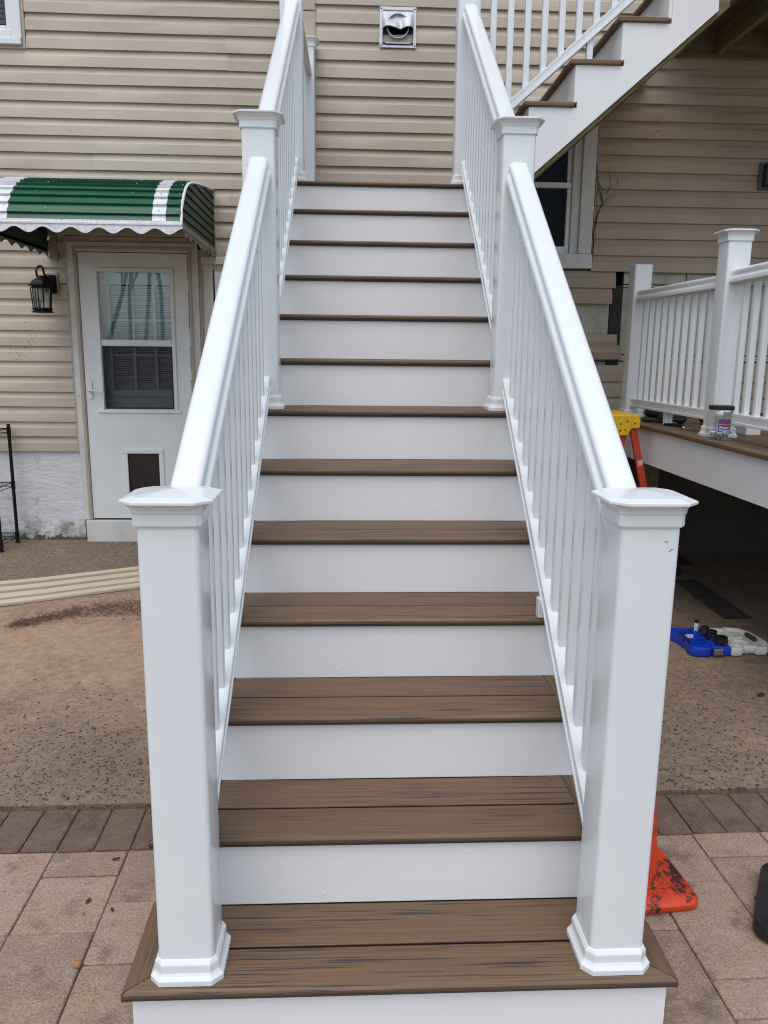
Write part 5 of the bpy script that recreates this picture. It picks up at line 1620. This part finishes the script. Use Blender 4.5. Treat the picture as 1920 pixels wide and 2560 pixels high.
def pebble(x, y, z, r):
    n = 6; a0 = rs.uniform(0, 6)
    rx, ry = r * rs.uniform(0.8, 1.5), r * rs.uniform(0.5, 0.9); ct_, st_ = math.cos(a0), math.sin(a0)
    low, topp = [], []
    for j in range(n):
        t = 2 * math.pi * j / n
        q = (rx * math.cos(t) * rs.uniform(.75, 1.1), ry * math.sin(t) * rs.uniform(.75, 1.1))
        low.append((x + q[0] * ct_ - q[1] * st_, y + q[0] * st_ + q[1] * ct_, z - 0.001))
        topp.append((x + 0.6 * (q[0] * ct_ - q[1] * st_), y + 0.6 * (q[0] * st_ + q[1] * ct_), z + r * 0.22))
    mb.loft([low, topp])
for i in range(2400):
    y = 1.07 + abs(rs.gauss(0, 0.42)); x = rs.uniform(-2.4, 2.6)
    if -0.5 < x < 0.6 or y > 2.6:
        continue
    pebble(x, y, gz(y), rs.uniform(0.0035, 0.0105))
for i in range(1500):
    y = rs.uniform(3.6, 4.7); x = rs.uniform(-2.9, -1.0)
    pebble(x, y, gz(y), rs.uniform(0.003, 0.007))
obj('pebbles', mb, PEBBLE, kind='stuff')
mb = MB()
for i in range(260):          # grit caught in the paver joints and along the slab edge
    if rs.random() < 0.6:
        x, y = rs.uniform(-2.2, 2.4), 0
        y = 1.052 + 0.0175 * x + rs.gauss(0, 0.012)
    else:
        x, y = rs.uniform(-2.2, 2.4), rs.uniform(0.1, 1.0)
    if -0.55 < x < 0.66:
        continue
    pebble(x, y, 0.001, rs.uniform(0.0015, 0.004))
obj('grit', mb, SAND, kind='stuff')
for (x, y, r, m, nm, lb, ct2) in ((-0.748, 0.30, 0.0105, mat('tan_nut', (0.36, 0.20, 0.09), 0.7, var=0.2, vscale=80), 'acorn', 'small round tan nut on the pavers left of the bottom step', 'nut'),):
    mb = MB(); mb.lathe([(0.001, 0.0), (r * 0.8, 0.002), (r, r * 0.8), (r * 0.75, r * 1.5), (0.001, r * 1.8)], n=12)
    o = obj(nm, mb, m, at=(x, y, 0), smooth=70); tag(o, lb, ct2)
LEAF = mat('dead_leaf', (0.05, 0.032, 0.022), 0.8, var=0.3, vscale=60)
for i, (x, y, a_, s, lb) in enumerate(((-0.775, 0.735, 0.4, 0.014, 'curled dark leaf on the paver nearest the left post'), (-0.80, 0.545, 1.2, 0.012, 'small dead leaf on the middle of a pale left paver'), (-0.72, 0.505, 2.0, 0.010, 'dark leaf scrap in the joint left of the bottom step'), (1.13, 0.50, 0.3, 0.012, 'dark leaf scrap on the pavers between cone and black slab'), (1.85, 1.85, 0.6, 0.030, 'reddish leaf lying on the concrete right of the stairs'))):
    mb = MB(); n_ = 6
    la_ = [(-s, 0, 0.002), (-s * .3, s * .45, 0.005), (s * .5, s * .4, 0.004), (s, 0, 0.006), (s * .5, -s * .4, 0.003), (-s * .3, -s * .45, 0.002), (0, 0, 0.007)]
    mb.add(la_, [(0, 1, 6), (1, 2, 6), (2, 3, 6), (3, 4, 6), (4, 5, 6), (5, 0, 6)])
    o = obj('dead_leaf', mb, LEAF, at=(x, y, gz(y) + 0.001), rot=(0, 0, a_)); tag(o, lb, 'leaf', 'dead leaves on the ground')

# ------------------------------------------------------------------ bare trees behind the photographer, mirrored in the door glass
def bare_tree(x, y, h, seed, label):
    rs = random.Random(seed)
    t = empty('bare_tree', (x, y, -0.05), label, 'tree', 'bare trees mirrored in the door glass')
    tr, br = MB(), MB()
    def grow(mb_, p, d, ln, r, depth):
        pts = [p]
        for i in range(4):
            d = (d + Vector((rs.uniform(-.16, .16), rs.uniform(-.16, .16), rs.uniform(-.02, .10)))).normalized()
            p = p + d * ln / 4
            pts.append(p)
        mb_.tube(pts, r, 6 if depth < 2 else 4, r1=r * 0.6)
        if depth < 6:
            for i in range(3 if depth < 2 else 2):
                q = pts[rs.choice([2, 3, 4])]
                ax = Vector((rs.uniform(-1, 1), rs.uniform(-1, 1), rs.uniform(0.1, 0.7))).normalized()
                grow(br, q, (d * 0.6 + ax * 0.75).normalized(), ln * rs.uniform(0.55, 0.75), r * 0.5, depth + 1)
    grow(tr, Vector((0, 0, 0)), Vector((rs.uniform(-.1, .1), 0, 1)), h * 0.55, h * 0.0065, 0)
    obj('trunk', tr, BARK, t, at=(x, y, -0.05)); obj('branches', br, BARK, t, at=(x, y, -0.05))
bare_tree(-6.6, -13.5, 12, 1, 'bare grey tree across the yard, nearest to the house')
bare_tree(-9.4, -19.0, 14, 2, 'tall bare tree far across the yard, leftmost of the group')
bare_tree(-7.4, -18.0, 13, 5, 'bare tree far across the yard with a leaning trunk')
bare_tree(-8.0, -23.0, 15, 8, 'bare tree furthest across the yard')
